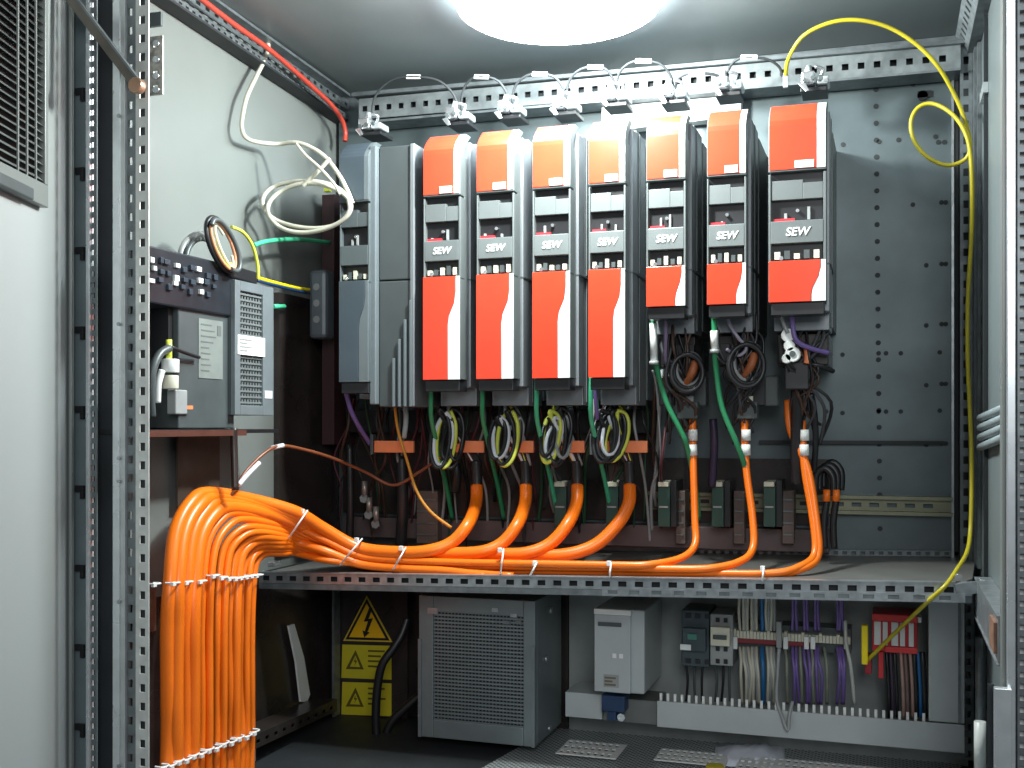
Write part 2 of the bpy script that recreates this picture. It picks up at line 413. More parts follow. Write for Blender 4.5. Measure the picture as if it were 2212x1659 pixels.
# rear edge strip with holes at back of shelf
a = U(1480, 1186, 2.09); b = U(2070, 1190, 2.09)
MB().perf(a, b, (0, 0, -.010), (0, .002, 0), .0155, .5, .6).build('shelf_edge', zinc_d, fr)
# right depth rail, corner bracket
MB().box(XR - .024, XR - .0005, 1.44, 1.80, -.285, -.282).box(XR - .022, XR - .0195, 1.44, 1.80, -.2815, -.228).box(XR - .024, XR - .0005, 1.44, 1.80, -.2275, -.2245).build('side_rail', zinc, fr, .0005)
MB().box(XR - .026, XR - .0225, 1.45, 1.51, -.272, -.235).build('rust_stain', rust, fr)
MB().slab([U(2060, 1262, 1.775), U(2135, 1252, 1.775), U(2130, 1278, 1.775), U(2070, 1290, 1.775)], (0, .004, 0)).build('corner_bracket', zinc, fr, .0006)
for (u, v) in ((2070, 1246), (2120, 1256), (2133, 1268), (2192, 1404)):
    p = U(u, v, 1.77 if u < 2150 else 1.42); MB().cyl((p.x, p.y - .008, p.z), (0, 1, 0), .0055, .008, 6).build('hex_bolt', steel, fr, .0006)
# lower right uprights
MB().cyl(U(2120, 1660, 1.85), (0, 0, 1), .0085, .20, 14).build('upright_rod', zinc_d, fr)
MB().cyl(U(2117, 1660, 1.80), (0, 0, 1), .0085, .07, 14).build('upright_rod', white, fr)
vband(2148, 2186, Y1 - .012, zinc_b, depth=.012, z0=-.75, z1=-.30)
vband(2133, 2148, Y1 + .01, dark, depth=.002, z0=-.75, z1=-.30)
MB().perf((XR - .028, 2.02, -.56), (XR - .028, 2.02, -.27), (.018, 0, 0), (0, .002, 0), .022, .5, .5).build('rear_post', zinc_d, fr)
# lower left depth rail
a, b = UX(548, 1592, XL + .06), UX(728, 1512, XL + .06)
mb = MB().perf(a, b, (0, 0, -.022), (-.002, 0, 0), .03, .4, .3); mb.slab([a, b, b + Vector((-.05, 0, 0)), a + Vector((-.05, 0, 0))], (0, 0, .002))
mb.build('lower_side_rail', brownblk, fr)
# top-left bracket plate on post and stay arm
mb = MB()
x, x2 = U(320, 150, Y0 + .05).x, U(351, 150, Y0 + .05).x
zt, zb = U(335, 78, Y0 + .05).z, U(335, 205, Y0 + .05).z
mb.perf((x, Y0 + .05, zb), (x, Y0 + .05, zt), (x2 - x, 0, 0), (0, .003, 0), .021, .4, .3).build('bracket_plate', mat('worn zinc', (.40, .38, .34), .5, .5, .5, 90, .2), fr)
for v in (95, 130, 165, 195):
    p = U(340, v, Y0 + .05); MB().cyl((p.x, p.y - .005, p.z), (0, 1, 0), .005, .005, 8).build('bracket_bolt', steel, fr)
MB().box(U(318, 50, 1.39).x, U(352, 50, 1.39).x, 1.385, 1.39, U(330, 60, 1.39).z, U(330, 30, 1.39).z).build('bracket_plate', dgrey, fr)
stay = thing('door_stay', U(230, 100, Y0), 'brown grey door stay arm slanting across the left post at the top', 'door stay')
a, b = U(150, -10, Y0 - .05), U(300, 187, Y0 - .012)
d = (b - a).normalized(); n = d.cross(Vector((0, 1, 0))).normalized()
MB().obox((a + b) / 2, d * (b - a).length / 2, n * .0085, Vector((0, .002, 0))).build('arm', mat('brown steel', (.13, .115, .10), .45, .5, .2), stay, .0006)
MB().obox((a + b) / 2 - Vector((0, .003, 0)) + n * .007, d * (b - a).length / 2, n * .0015, Vector((0, .003, 0))).build('arm_flange', zinc_d, stay)
MB().cyl(b - Vector((0, .01, 0)), (0, 1, 0), .011, .012, 12).build('pivot_bolt', mat('copper bolt', (.55, .33, .22), .3, .7, .2), stay, .001)

# ================================================================== CABINET DOOR (open, far left)
hx = U(146, 900, Y0 - .012); dd = Vector((math.sin(R(18.3)), -math.cos(R(18.3)), 0)); dn = Vector((dd.y, -dd.x, 0))
if dn.x < 0: dn = -dn                     # normal of the visible face
hx.z = 0
def dq(s0, s1, z0, z1, off=0.0):
    a, b = hx + dd * s0 + dn * off, hx + dd * s1 + dn * off
    return [Vector((a.x, a.y, z0)), Vector((b.x, b.y, z0)), Vector((b.x, b.y, z1)), Vector((a.x, a.y, z1))]
def onDoor(u, v):
    r = ray(u, v); r2 = Vector((r.x, r.y, 0))
    # intersect with door plane
    t = hx.dot(dn) / r.dot(dn); p = r * t
    return (p - hx).dot(dd), p.z
door = MB().slab(dq(.0, .60, -.75, .85), -dn * .012).build('door', doorm, fr, .001); door['label'] = 'light grey enamelled door standing open'
MB().slab(dq(-.004, .006, -.75, .85, .004), dn * .004).build('door_edge', paint_lt, door, .001)
s0, zb = onDoor(83, 400); s1, _ = onDoor(-30, 300)
_, zt = onDoor(60, -60)
fz = MB().slab(dq(s0 - .004, s1, zb - .030, zb, .012), -dn * .012)
fz.slab(dq(s0 - .004, s0 + .006, zb, .85, .012), -dn * .0115)
fz.build('vent_frame', paint_lt, door, .001)
MB().slab(dq(s0 + .006, s1, zb + .0005, .85, .001), -dn * .0008).build('vent_backing', dark, door)
lv = MB()
z = zb + .004
while z < .80:
    a = dq(s0 + .007, s1, z, z + .0065, .0055)
    lv.slab([a[0] + dn * .0045, a[1] + dn * .0045, a[2] - dn * .003, a[3] - dn * .003], -dn * .0012)
    z += .0105
lv.build('louvre', paint_lt, door)
lv = MB()
for k in range(3):
    s = s0 + .006 + .0265 * (k + 1)
    lv.slab(dq(s - .0015, s + .0015, zb, .82, .0115), -dn * .002)
lv.build('vent_bar', paint_lt, door)
s2, z2 = onDoor(48, 420)
MB().slab(dq(s2, s1, z2 - .008, z2 + .008, .016), -dn * .015).build('door_handle', dgrey, door, .002)

# ================================================================== LAMP
lc = Vector((U(1200, 0, 1.72).x, 1.735, ZC + .004))
lamp = thing('work_lamp', lc, 'round glowing white lamp under the cabinet roof', 'lamp')
em = bpy.data.materials.new('lamp diffuser'); em.use_nodes = True; nt = em.node_tree; nt.nodes.clear()
e = nt.nodes.new('ShaderNodeEmission'); o_ = nt.nodes.new('ShaderNodeOutputMaterial'); e.inputs[0].default_value = (.84, .96, 1, 1); e.inputs[1].default_value = LAMP_POWER
nt.links.new(e.outputs[0], o_.inputs[0])
mb = MB(); n = 48; rings = 8; RL = .165; HL = .030
vs = []; fs = []
for k in range(rings + 1):
    a = math.pi / 2 * k / rings
    for i in range(n):
        t = 2 * math.pi * i / n
        vs.append(lc + Vector((RL * math.cos(a) * math.cos(t), RL * math.cos(a) * math.sin(t), -HL * math.sin(a) - .018)))
for k in range(rings):
    for i in range(n): fs.append((k * n + i, k * n + (i + 1) % n, (k + 1) * n + (i + 1) % n, (k + 1) * n + i))
mb.add(vs, fs, True).build('diffuser', em, lamp)
MB().cyl(lc - Vector((0, 0, .017)), (0, 0, 1), .12, .02, 40).build('base', white, lamp)

pd = bpy.data.lights.new('drive_wash_light', 'POINT'); pd.energy = 32; pd.shadow_soft_size = .03; pd.color = (.93, 1, .96)  # point light added below the diffuser to strengthen the wash on the drives
po = bpy.data.objects.new('drive_wash_light', pd); COL.objects.link(po); po.parent = lamp; po.location = Vector((.05, -.16, -.085))
# ================================================================== DRIVES
YF = 1.80
ZT, ZCV = .511, .476
def fy(z):
    if z <= ZCV: return YF
    t = (z - ZCV) / (ZT - ZCV); return YF + .032 * t ** 1.6
def curved(x0, x1, z0, z1, off, th=.002):
    n = 14; pr_ = []
    for i in range(n + 1):
        z = z0 + (z1 - z0) * i / n; pr_.append((fy(z) - off, z))
    vs = []
    for x in (x0, x1):
        for (y, z) in pr_: vs.append((x, y, z))
        for (y, z) in reversed(pr_): vs.append((x, y + th, z))
    m = 2 * (n + 1); fs = [list(range(m - 1, -1, -1)), list(range(m, 2 * m))]
    for i in range(m):
        j = (i + 1) % m; fs.append([i, j, m + j, m + i])
    return MB().add(vs, fs)
drive_group = 'servo drives in a row on the mounting plate'
def drive(u0, u1, cover, label, low=.080, bodylow=.036, lower=None, trim=white, name='servo_drive', deep=False, mid=mgrey, cab=True):
    lower = lower or cover
    x0, x1 = U(u0, 500, YF).x, U(u1, 500, YF).x; W = x1 - x0; X = lambda a: x0 + W * a
    t = thing(name, ((x0 + x1) / 2, 1.95, bodylow), label, 'drive', drive_group)
    # body behind the front cover: stepped, so the right flank shows grooves
    MB().box(x0, x1 - .001, YF + .024, YF + .040, low, .470).build('housing', mid, t, .0012)
    mb = MB().box(x0 + .002, x1 + .003, YF + .042, YF + .075, low - .012, ZT - .012)
    mb.box(x0 + .001, x1 + .001, YF + .078, YF + .16, bodylow, ZT - .006)
    mb.build('side_rail', lgrey, t, .0012)
    mb = MB().box(x0 + .0015, x1 + .0025, YF + .165, YP - .001, bodylow + .01, ZT - .015)
    mb.box(x1 + .0015, x1 + .0035, YF + .095, YF + .105, bodylow + .005, .255).box(x1 + .0015, x1 + .0035, YF + .095, YF + .105, .262, ZT - .01)
    mb.build('heat_sink', mid, t, .0008)
    MB().box(x0 + .001, x1 + .0045, YF + .041, YF + .161, .2565, .2585).build('joint_seam', dgrey, t)
    # black interior seen through the openings
    MB().box(X(.03), X(.97), YF + .013, YF + .023, .245, .40).build('inner_core', black, t)
    # side cheeks
    MB().box(X(0), X(.04), YF + .001, YF + .023, .2555, .396).build('cheek', mid, t, .0008); MB().box(X(.95), X(1), YF + .001, YF + .023, .2555, .396).build('cheek', mid, t, .0008)
    curved(x0, x1, .399, ZT, 0, .022).build('top_housing', mid, t, .0008)
    curved(X(.02), X(.83), .402, ZT - .001, .0016, .0012).build('top_cover', cover, t)
    curved(X(.84), X(.985), .402, ZT - .001, .0014, .0012).build('top_trim', trim, t)
    if cab:
        MB().box(X(.46), X(.79), YF - .0030, YF - .0018, .403, .4145).build('name_label', white, t)
    # latch, middle panel, window, logo panel
    MB().box(X(.045), X(.60), YF + .003, YF + .0125, .355, .3855).box(X(.60), X(.945), YF + .003, YF + .0125, .355, .3805).build('middle_panel', mid, t, .0008)
    MB().box(X(.04), X(.95), YF + .0005, YF + .0125, .2865, .3215).build('logo_panel', mid, t, .0008)
    if name == 'servo_drive':
        text('logo', 'SEW', ((X(.5)), YF - .0002, .3035), .0165 if W < .08 else .018, white, t, bold=.0004)
    mb = MB()
    for k in range(random.choice((1, 2))):
        a = .25 + .35 * k + random.uniform(-.1, .1)
        MB().box(X(a), X(a + .05), YF + .008, YF + .0125, .3235, .3265 + random.uniform(0, .018)).build('display_pin', wgrey, t)
    MB().cyl((X(.5), YF + .006, .338), (0, 1, 0), .0028, .007, 8).build('indicator', steel, t)
    if cover is redm or cover is red_wash:
        MB().box(X(.08), X(.45), YF + .006, YF + .0125, .3222, .3262).build('warning_strip', crim, t)
    mb = MB(); mb2 = MB()
    for k in range(5):
        a = .1 + .17 * k
        MB().box(X(a), X(a + .10), YF + .004, YF + .0125, .262, .270 + random.uniform(0, .008)).build('terminal' if k % 2 else 'connector_pin', dgrey if k % 2 else cream, t)
    MB().cyl((X(.22), YF + .001, .2635), (0, 1, 0), .0035, .004, 8).build('indicator', steel, t)
    # lower cover: coloured field with its slanted step, pale field beside it
    if low < .12: zs = [(.88, .2585), (.88, .232), (.84, .212), (.70, .190), (.67, .175), (.67, low)]
    else: zs = [(.90, .2585), (.90, .247), (.86, .232), (.76, .214), (.74, .205), (.74, low)]
    pl = [(X(.01), YF, low)] + [(X(a), YF, z) for a, z in reversed(zs)] + [(X(.01), YF, .2585)]
    MB().slab(pl, (0, -.003, 0)).build('lower_cover', lower, t, .0005)
    pl = [(X(.995), YF, low)] + [(X(.995), YF, .2585)] + [(X(a + .012), YF, z) for a, z in zs]
    MB().slab(pl, (0, -.0028, 0)).build('lower_trim', trim, t, .0005)
    MB().box(X(0), X(1), YF + .0005, YF + .0235, low + .001, .2545).build('lower_housing', mid, t)
    MB().box(X(.04), X(.96), YF + .004, YF + .04, low - .020, low - .0005).build('bottom_terminal', black, t, .001)
    return t, x0, x1
# leftmost: slate covered module and the plain grey one beside it
drive(733, 797, slate, 'slate blue narrow drive module at the left end of the row', .078, .05, slate, slate_l, 'drive_module', mid=mat('slate drive grey', (.085, .10, .105), .38, 0, .05), cab=False)
x0, x1 = U(799, 500, YF + .01).x, U(893, 500, YF + .01).x; W = x1 - x0
t = thing('filter_module', ((x0 + x1) / 2, 1.95, .035), 'tall plain grey module without coloured cover, second from left', 'drive', drive_group)
gm = mat('plain grey cover', (.065, .074, .076), .42, .1, .05)
MB().box(x0 + W * .16, x1 - W * .12, YF + .02, YP - .002, .034, .258).box(x0 + W * .16, x1 - W * .12, YF + .02, YP - .002, .260, .498).build('housing', gm, t, .002)
MB().box(x0, x0 + W * .15, YF + .008, YP - .004, .038, .499).build('left_rail', slate_l, t, .002)
MB().box(x1 - W * .11, x1, YF + .015, YP - .004, .034, .499).build('right_rail', lgrey, t, .002)
mb = MB()
for k in range(4):
    a = x0 + W * (.50 + .13 * k); mb.box(a, a + W * .05, YF + .012, YF + .0195, .034, .120 + .034 * k)
mb.build('cooling_fin', slate_l, t, .0008)
labels = ['narrow servo drive with red cover beside the plain grey module',
          'servo drive with red cover, second coloured one from the left',
          'servo drive with red cover, third coloured one from the left',
          'servo drive with long lower cover directly under the lamp glow, fourth coloured one',
          'shorter servo drive with small red lower cover, next to the long ones',
          'short servo drive with red covers between two short ones, second from right',
          'widest servo drive with bright red covers at the right end of the row']
spans = [(914, 994), (1029, 1110), (1150, 1232), (1271, 1351), (1396, 1481), (1527, 1612), (1660, 1785)]
covers = [redm, red_wash, red_wash, red_wash, red_wash, red_wash, redm]
DR = []
for i, ((a, b), lb) in enumerate(zip(spans, labels)):
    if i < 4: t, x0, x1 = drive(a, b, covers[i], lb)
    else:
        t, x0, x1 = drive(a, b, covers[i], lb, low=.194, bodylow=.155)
        # dark lower body with plugs
        mb = MB().box(x0 + .004, x1 - .002, 1.905, 2.06, .100, .153); mb.build('lower_body', brownblk, t, .002)
        mb = MB()
        for k in range(3): mb.box(x0 + .008 + k * (x1 - x0) * .3, x0 + .014 + k * (x1 - x0) * .3 + .01, 1.892, 1.9045, .104 + .01 * k, .138)
        mb.build('plug_socket', black, t, .001)
    DR.append((t, x0, x1))

# ------------------------------------------------------------------ connectors on top of the drives and jumper cords
tops = [(812, 276), (998, 254), (1108, 240), (1226, 232), (1334, 213), (1458, 207), (1575, 190), (1758, 180)]
ordn = ['above the slate module', 'above the red narrow drive', 'above the second coloured drive', 'above the third coloured drive', 'above the fourth coloured drive', 'above the fifth coloured drive', 'above the sixth coloured drive', 'above the widest red drive']
for (u, v), od in zip(tops, ordn):
    p = U(u, v, 1.93)
    t = thing('plug_connector', p, 'shiny silver cable clamp connector ' + od, 'connector', 'connectors on top of the drives')
    random.seed(int(u))
    MB().box(p.x - .020, p.x + .022, 1.905, 1.96, p.z - .020, p.z - .013).build('base', black, t, .001)
    MB().box(p.x - .018, p.x + .004, 1.89, 1.93, p.z - .0115, p.z + .010).build('clamp', steel, t, .003)
    MB().box(p.x + .0055, p.x + .026, 1.895, 1.935, p.z - .0115, p.z + .001).build('clamp', zinc_b, t, .003)
    MB().cyl((p.x - .010, 1.915, p.z + .010), (.2, 0, 1), .007, .016, 10, .005).build('boot', zinc_b, t)
    MB().tube([(p.x + .010, 1.91, p.z + .001), (p.x + .016, 1.905, p.z + .014), (p.x + .004, 1.90, p.z + .018)], .0028, 8).build('bail', steel, t)
    MB().slab([(p.x - .022, 1.885, p.z - .012), (p.x - .010, 1.882, p.z - .026), (p.x - .004, 1.882, p.z - .024), (p.x - .012, 1.885, p.z - .010)], (0, .003, 0)).build('latch', steel, t, .001)
    mb = MB()
    for k in range(3): mb.cyl((p.x - .012 + .013 * k, 1.889, p.z - .005 + random.uniform(-.002, .002)), (0, -1, 0), .0036, .004, 8)
    mb.build('clamp_screw', dgrey, t)
    # black socket beneath, sitting on the drive's head
jump = [((800, 270), (893, 166), (990, 245)), ((995, 240), (1040, 166), (1100, 235)), ((1105, 230), (1166, 160), (1222, 222)), ((1222, 220), (1286, 145), (1330, 205)),
        ((1330, 200), (1390, 132), (1455, 195)), ((1458, 195), (1505, 158), (1570, 185)), ((1570, 180), (1618, 124), (1690, 165))]
for k, (a, m_, b) in enumerate(jump):
    pts = [U(*a, 1.93), U(a[0] + (m_[0] - a[0]) * .12, a[1] + (m_[1] - a[1]) * .6, 1.92), U(a[0] + (m_[0] - a[0]) * .5, a[1] + (m_[1] - a[1]) * .93, 1.91), U(*m_, 1.905),
           U(b[0] + (m_[0] - b[0]) * .45, b[1] + (m_[1] - b[1]) * .90, 1.91), U(b[0] + (m_[0] - b[0]) * .1, b[1] + (m_[1] - b[1]) * .5, 1.92), U(*b, 1.93)]
    t = thing('jumper_cord', pts[3], 'dark jumper cord with white tag arching right from ' + ordn[k].replace('above ', ''), 'cord', 'jumper cords above the drives')
    MB().tube(pts, .0024, 8).build('cord', mat('charcoal cord', (.03, .033, .036), .6, 0, .1), t)
    p = pts[3]; q = pts[4] - pts[2]; q.normalize()
    MB().obox(p, q * .014, Vector((0, .0015, 0)), q.cross(Vector((0, 1, 0))) * .004).build('tag', white, t, .0006)
# duct plate behind the tops, lamp overexposure painted as white
mb = MB()
a, b = U(1300, 232, 2.06), U(1600, 205, 2.06)
tag(MB().slab([a, b, U(1600, 250, 2.06), U(1300, 285, 2.06)], (0, .03, 0)).build('duct_plate_glare', white), 'duct plate behind the middle drive tops, painted white as lamp glare', 'cover')

# ================================================================== ORANGE CABLES
XV = -1.02
vx = [363, 381, 399, 417, 435, 452, 468, 483, 497, 510, 522, 533, 544]
peaks = [(452, 1066), (466, 1075), (480, 1085), (497, 1096), (512, 1108), (528, 1122), (543, 1138), (556, 1149), (562, 1159), (568, 1168), (573, 1177), (578, 1186), (583, 1195)]
at640 = [1107 + 8 * k for k in range(7)] + [1165 + 6 * k for k in range(6)]
# destinations: drive cables climb to the drives
cabs = []
thick = {0: (1030, 925), 1: (1136, 1035), 2: (1247, 1130), 3: (1360, 1215)}
ties_pts = []
desc = ['outermost orange cable, left of the bundle, rising to the first coloured drive', 'second orange cable from the left of the bundle, rising to the second coloured drive',
        'third orange cable from the left of the bundle, rising to the third coloured drive', 'fourth orange cable from the left of the bundle, rising to the fourth coloured drive',
        'fifth orange cable from the left, thin end rising to the fifth coloured drive', 'sixth orange cable from the left, thin end rising to the sixth coloured drive',
        'seventh orange cable from the left, longest, rising to the widest red drive', 'eighth orange cable from the left, running beside the longest one',
        'ninth orange cable from the left of the vertical bundle', 'tenth orange cable from the left of the vertical bundle', 'eleventh orange cable from the left, in the inner arcs',
        'twelfth orange cable from the left, second innermost arc', 'innermost orange cable on the right edge of the vertical bundle']
for i in range(13):
    pts = [UX(vx[i] - 4, 1720, XV)]
    for v in (1600, 1480, 1360, 1262): pts.append(UX(vx[i] + (4 if v == 1262 else 0) + random.uniform(-1, 1), v, XV + (.004 if i % 2 else -.004) + random.uniform(-.002, .002)))
    pu, pv = peaks[i]
    x12 = vx[i] + 4
    # quarter arc from the vertical run to the peak
    Yv = pts[-1].y
    Yp = max(Yv + .03, 1.56 + .012 * i)
    for k, Yk in ((.35, .25), (.7, .6)):
        a = k * math.pi / 2
        uu = x12 + (pu - x12) * (1 - math.cos(a)); vv = 1240 + (pv - 1240) * math.sin(a)
        pts.append(U(uu, vv, Yv + (Yp - Yv) * Yk))
    pts.append(U(pu, pv, Yp))
    j = i % 3
    pts.append(U((pu + 640) / 2 + 4, pv + (at640[i] - pv) * .38, 1.66 + .006 * i))
    pts.append(U(640, at640[i], 1.73 + (.004 * i)))
    col, row = (i % 4, i // 4)
    pts.append(U(700, at640[i] * .5 + .5 * (1178 + row * 15 + col * 3), 1.775 + .012 * col))
    rw = [0, 0, 0, 0, 1, 1, 1, 1, 2, 2, 2, 2, 2][i]
    dy = [.905, .885, .865, .845, .83, .85, .87, .89, .83, .85, .87, .89, .91][i] + .96
    dy = 1.80 + (.012 if rw == 0 else .008) + .018 * col
    v0 = 1191 + 17 * rw + col * 1.0
    pts.append(U(775, v0 - 8, dy - .005))
    pts.append(U(860, v0 + 2, dy))
    r = .0114 if i < 4 else .0102
    if i < 4:
        du, pu0 = thick[i]
        for uu in (950, 1050, 1130):
            if pu0 - uu > 40: pts.append(U(uu, v0 + 3, dy))
        pts.append(U(pu0, 1190 + 3 * i, dy + .003))
        pts.append(U(pu0 + (du - pu0) * .48, 1172 + 2 * i, dy + .02))
        pts.append(U(pu0 + (du - pu0) * .82, 1132, dy + .04))
        pts.append(U(du - 2, 1088, 1.93)); pts.append(U(du, 1050, 1.95))
    elif i < 8:
        du = [1497, 1622, 1750, 1757][i - 4]; pe = [1400, 1530, 1670, 1660][i - 4]
        vv = [1222, 1230, 1240, 1246][i - 4]
        for uu in range(1000, pe - 60, 110): pts.append(U(uu, vv - 7 + 7 * (uu - 1000) / (pe - 1000), 1.81 + .011 * (i - 4)))
        pts.append(U(pe, vv - 2, 1.815 + .01 * (i - 4)))
        pts.append(U(pe + (du - pe) * .72, vv - 16, 1.85))
        pts.append(U(du + 4 + (6 if i > 5 else 0), vv - 45, 1.88)); pts.append(U(du + (4 if i < 6 else 6), 1120, 1.90)); pts.append(U([1498, 1612, 1738, 1738][i - 4] + (6 if i == 7 else 0), 1010, 1.91))
        pts.append(U([1496, 1608, 1732, 1708][i - 4], 905 if i < 7 else 930, 1.92))
        if i > 5: pts.append(U([1730, 1702][i - 6], 865, 1.93))
        r = .0062
    else:
        pts.append(U(960, v0 + 8, dy)); pts.append(U(1050 + 15 * (i - 8), 1244, dy))
        r = .0080 if i < 11 else .0062
    # thickness: all the same in the vertical run, thin ones stay thin
    t = thing('orange_cable', pts[4], desc[i], 'cable', 'orange motor cables in the bundle')
    o = MB().tube(pts, r, 12, 7).build('jacket', orange, t)
    cabs.append((t, pts, i))
    if i in (4, 5, 6):
        wu = [1497, 1612, 1738][i - 4]
        p = U(wu, 968, 1.907)
        for vv in (940, 972):
            p0, p1 = U(wu - 1 + (968 - vv) * .02, vv - 12, 1.911), U(wu, vv + 12, 1.911)
            MB().tube([p0, p1], .0078, 12).build('white_sleeve', white, t)
    if i < 4:
        du = thick[i][0]
        MB().tube([U(du, 1056, 1.95), U(du, 1030, 1.951), U(du - 2, 995, 1.95)], .0105, 12).build('black_sleeve', black, t)
        # single conductors looping above the sleeve
        cu, cv, rx, ry = [(968, 950, 42, 58), (1092, 948, 46, 56), (1200, 946, 42, 56), (1322, 944, 50, 56)][i]
        cols = [[black, wwht, yg, black, black, black], [black, wwht, black, yg, black, wgrey], [black, yg, wwht, black, black, wgrey], [black, black, wwht, black, yg, black]][i]
        random.seed(40 + i)
        for k in range(6):
            ph = random.uniform(-.5, .5); sc = random.uniform(.68, 1.1); tl = random.uniform(.1, .5)
            ox = (k - 2.5) * 7; loop = []
            for q in range(10):
                a = ph + math.pi * 2 * q / 9 * 1.06 - math.pi * .55
                uu = cu + ox + rx * random.uniform(.44, .52) * sc * math.cos(a) - tl * ry * .45 * math.sin(a)
                vv = cv + ry * sc * math.sin(a)
                loop.append(U(uu, vv, 1.885 + .02 * math.cos(a + 1) + .004 * k + .0015 * q))
            pin = [U(du - 6 + 3 * k, 1005, 1.95)]
            pts2 = pin + loop + [U(cu + ox * .6 + 5, 868, 1.93)]
            MB().tube(pts2, (.0040, .0038, .0034)[k % 3], 8, 6).build('conductor', cols[k], t)
random.seed(11)
# ------------------------------------------------------------------ cable ties
tn = 0
def ring(ua, va, ub, vb, Y, dep, label, r=.0016, Y2=None):
    a, b = U(ua, va, Y), U(ub, vb, Y2 or Y); c = (a + b) / 2; h = (a - b) / 2
    dv = ray((ua + ub) / 2, (va + vb) / 2).normalized() * dep
    t = thing('cable_tie', c, label, 'cable tie', 'white cable ties round the orange cables')
    pts = [c + h * math.cos(q * math.pi / 6) + dv * math.sin(q * math.pi / 6) for q in range(12)]
    MB().tube(pts, r, 6, 4, True).build('band', tie, t)
    MB().box(a.x - .004, a.x + .003, a.y - dep * .4 - .003, a.y - dep * .4 + .003, a.z - .004, a.z + .004).build('head', tie, t, .0006)
ring(664, 1103, 617, 1172, 1.75, .045, 'white cable tie round the sloping part of the orange bundle')
ring(782, 1164, 733, 1222, 1.80, .05, 'white cable tie where the orange bundle reaches the rail')
ring(877, 1182, 848, 1232, 1.82, .05, 'white cable tie third along the orange bundle from the left bend')
ring(1088, 1186, 1080, 1246, 1.82, .045, 'white cable tie below the second coloured drive')
ring(1160, 1215, 1143, 1248, 1.805, .025, 'small white cable tie between second and third drive cable')
ring(1320, 1215, 1316, 1256, 1.805, .03, 'white cable tie on the rail below the fourth coloured drive')
ring(1650, 1226, 1646, 1262, 1.805, .03, 'rightmost white cable tie on the thin orange cables')
# ties on the vertical run: small clasps lying in a row along the wall
for k in range(12):
    u = [330, 372, 400, 430, 458, 476, 492, 506, 518, 530, 541, 552][k]; v = [1262, 1260, 1258, 1256, 1244, 1248, 1250, 1250, 1248, 1246, 1244, 1243][k]
    p = UX(u, v, XV + .0125)
    t = thing('cable_tie', p, 'upper row cable tie on vertical cables, number %s from the left' % ['one', 'two', 'three', 'four', 'five', 'six', 'seven', 'eight', 'nine', 'ten', 'eleven', 'twelve'][k], 'cable tie', 'upper row of white cable ties')
    q = UX(u + 16, v - 2, XV + .0125)
    MB().tube([p + Vector((-.012, 0, 0)), p, (p + q) / 2 + Vector((.003, 0, 0)), q, q + Vector((-.012, 0, 0))], .0016, 6).build('band', tie, t)
    MB().obox(p + Vector((.002, 0, -.001)), (.0025, 0, 0), (0, .004, 0), (0, 0, .003)).build('head', tie, t, .0006)
for k in range(13):
    u = 350 + k * 16.3; v = 1658 - k * 6.3 + (3 if k % 2 else 0)
    p = UX(u, v, XV + .0125); q = UX(u + 14, v - 6, XV + .0125)
    t = thing('cable_tie', p, 'lower row cable tie on vertical cables, number %s from the left' % ['one', 'two', 'three', 'four', 'five', 'six', 'seven', 'eight', 'nine', 'ten', 'eleven', 'twelve', 'thirteen'][k], 'cable tie', 'lower row of white cable ties')
    MB().tube([p + Vector((-.012, 0, 0)), p, (p + q) / 2 + Vector((.003, 0, 0)), q, q + Vector((-.012, 0, 0))], .0017, 6).build('band', tie, t)
    MB().obox(p + Vector((.003, 0, -.002)), (.003, 0, 0), (0, .004, 0), (0, 0, .003)).build('head', tie, t, .0006)

# ================================================================== WIRES BELOW THE DRIVES
def wire(name, pts, r, m, label, group=None, cat='wire', n=8):
    return tag(MB().tube(pts, r, n).build(name, m), label, cat, group)
# copper coloured shield clamps in a line
for k, (ua, ub, lb) in enumerate([(808, 893, 'widest orange clamp plate at left below the plain grey module'), (975, 1045, 'orange clamp plate right of the first wire loops'), (1100, 1152, 'orange clamp plate under the second coloured drive'),
                             (1212, 1262, 'orange clamp plate under the third coloured drive'), (1282, 1330, 'pale orange clamp plate behind the fourth wire loops'), (1350, 1398, 'orange clamp plate at the right end of the clamp row')]):
    a, b = U(ua, 952, 1.925), U(ub, 978, 1.925)
    t = thing('shield_clamp', a, lb, 'clamp', 'orange shield clamps below the drives')
    MB().box(a.x, b.x, 1.925, 1.932, b.z, a.z).build('plate', orange_d, t, .001)
    MB().box(a.x - .006, a.x - .0005, 1.92, 1.935, b.z - .004, a.z + .012).build('end_stop', dgrey, t, .001)
# green earth wires of the long drives
gd = ['below the first coloured drive', 'below the second coloured drive', 'below the third coloured drive', 'below the fourth coloured drive']
for k, (u, m_) in enumerate([(932, grn), (1043, grn), (1160, mint), (1277, mint)]):
    wire('green_wire', [U(u, 812, 1.84), U(u - 1, 860, 1.845), U(u, 905, 1.86), U(u + 12, 960, 1.90), U(u + 30, 1040, 1.97), U(u + 45, 1120, 2.03)], .0042, m_, 'green earth wire hanging ' + gd[k], 'green earth wires')
wire('green_wire', [U(1412, 668, 1.84), U(1412, 730, 1.85), U(1420, 800, 1.87), U(1440, 870, 1.88), U(1470, 930, 1.89), U(1484, 965, 1.90), U(1500, 1040, 1.94), U(1510, 1120, 1.99)], .0046, grn, 'long green wire curving down from the fifth coloured drive', 'green earth wires')
wire('green_wire', [U(1543, 664, 1.84), U(1543, 730, 1.85), U(1547, 800, 1.87), U(1560, 880, 1.88), U(1590, 955, 1.89), U(1610, 1010, 1.91), U(1625, 1080, 1.95)], .0046, grn, 'long green wire curving down from the sixth coloured drive', 'green earth wires')
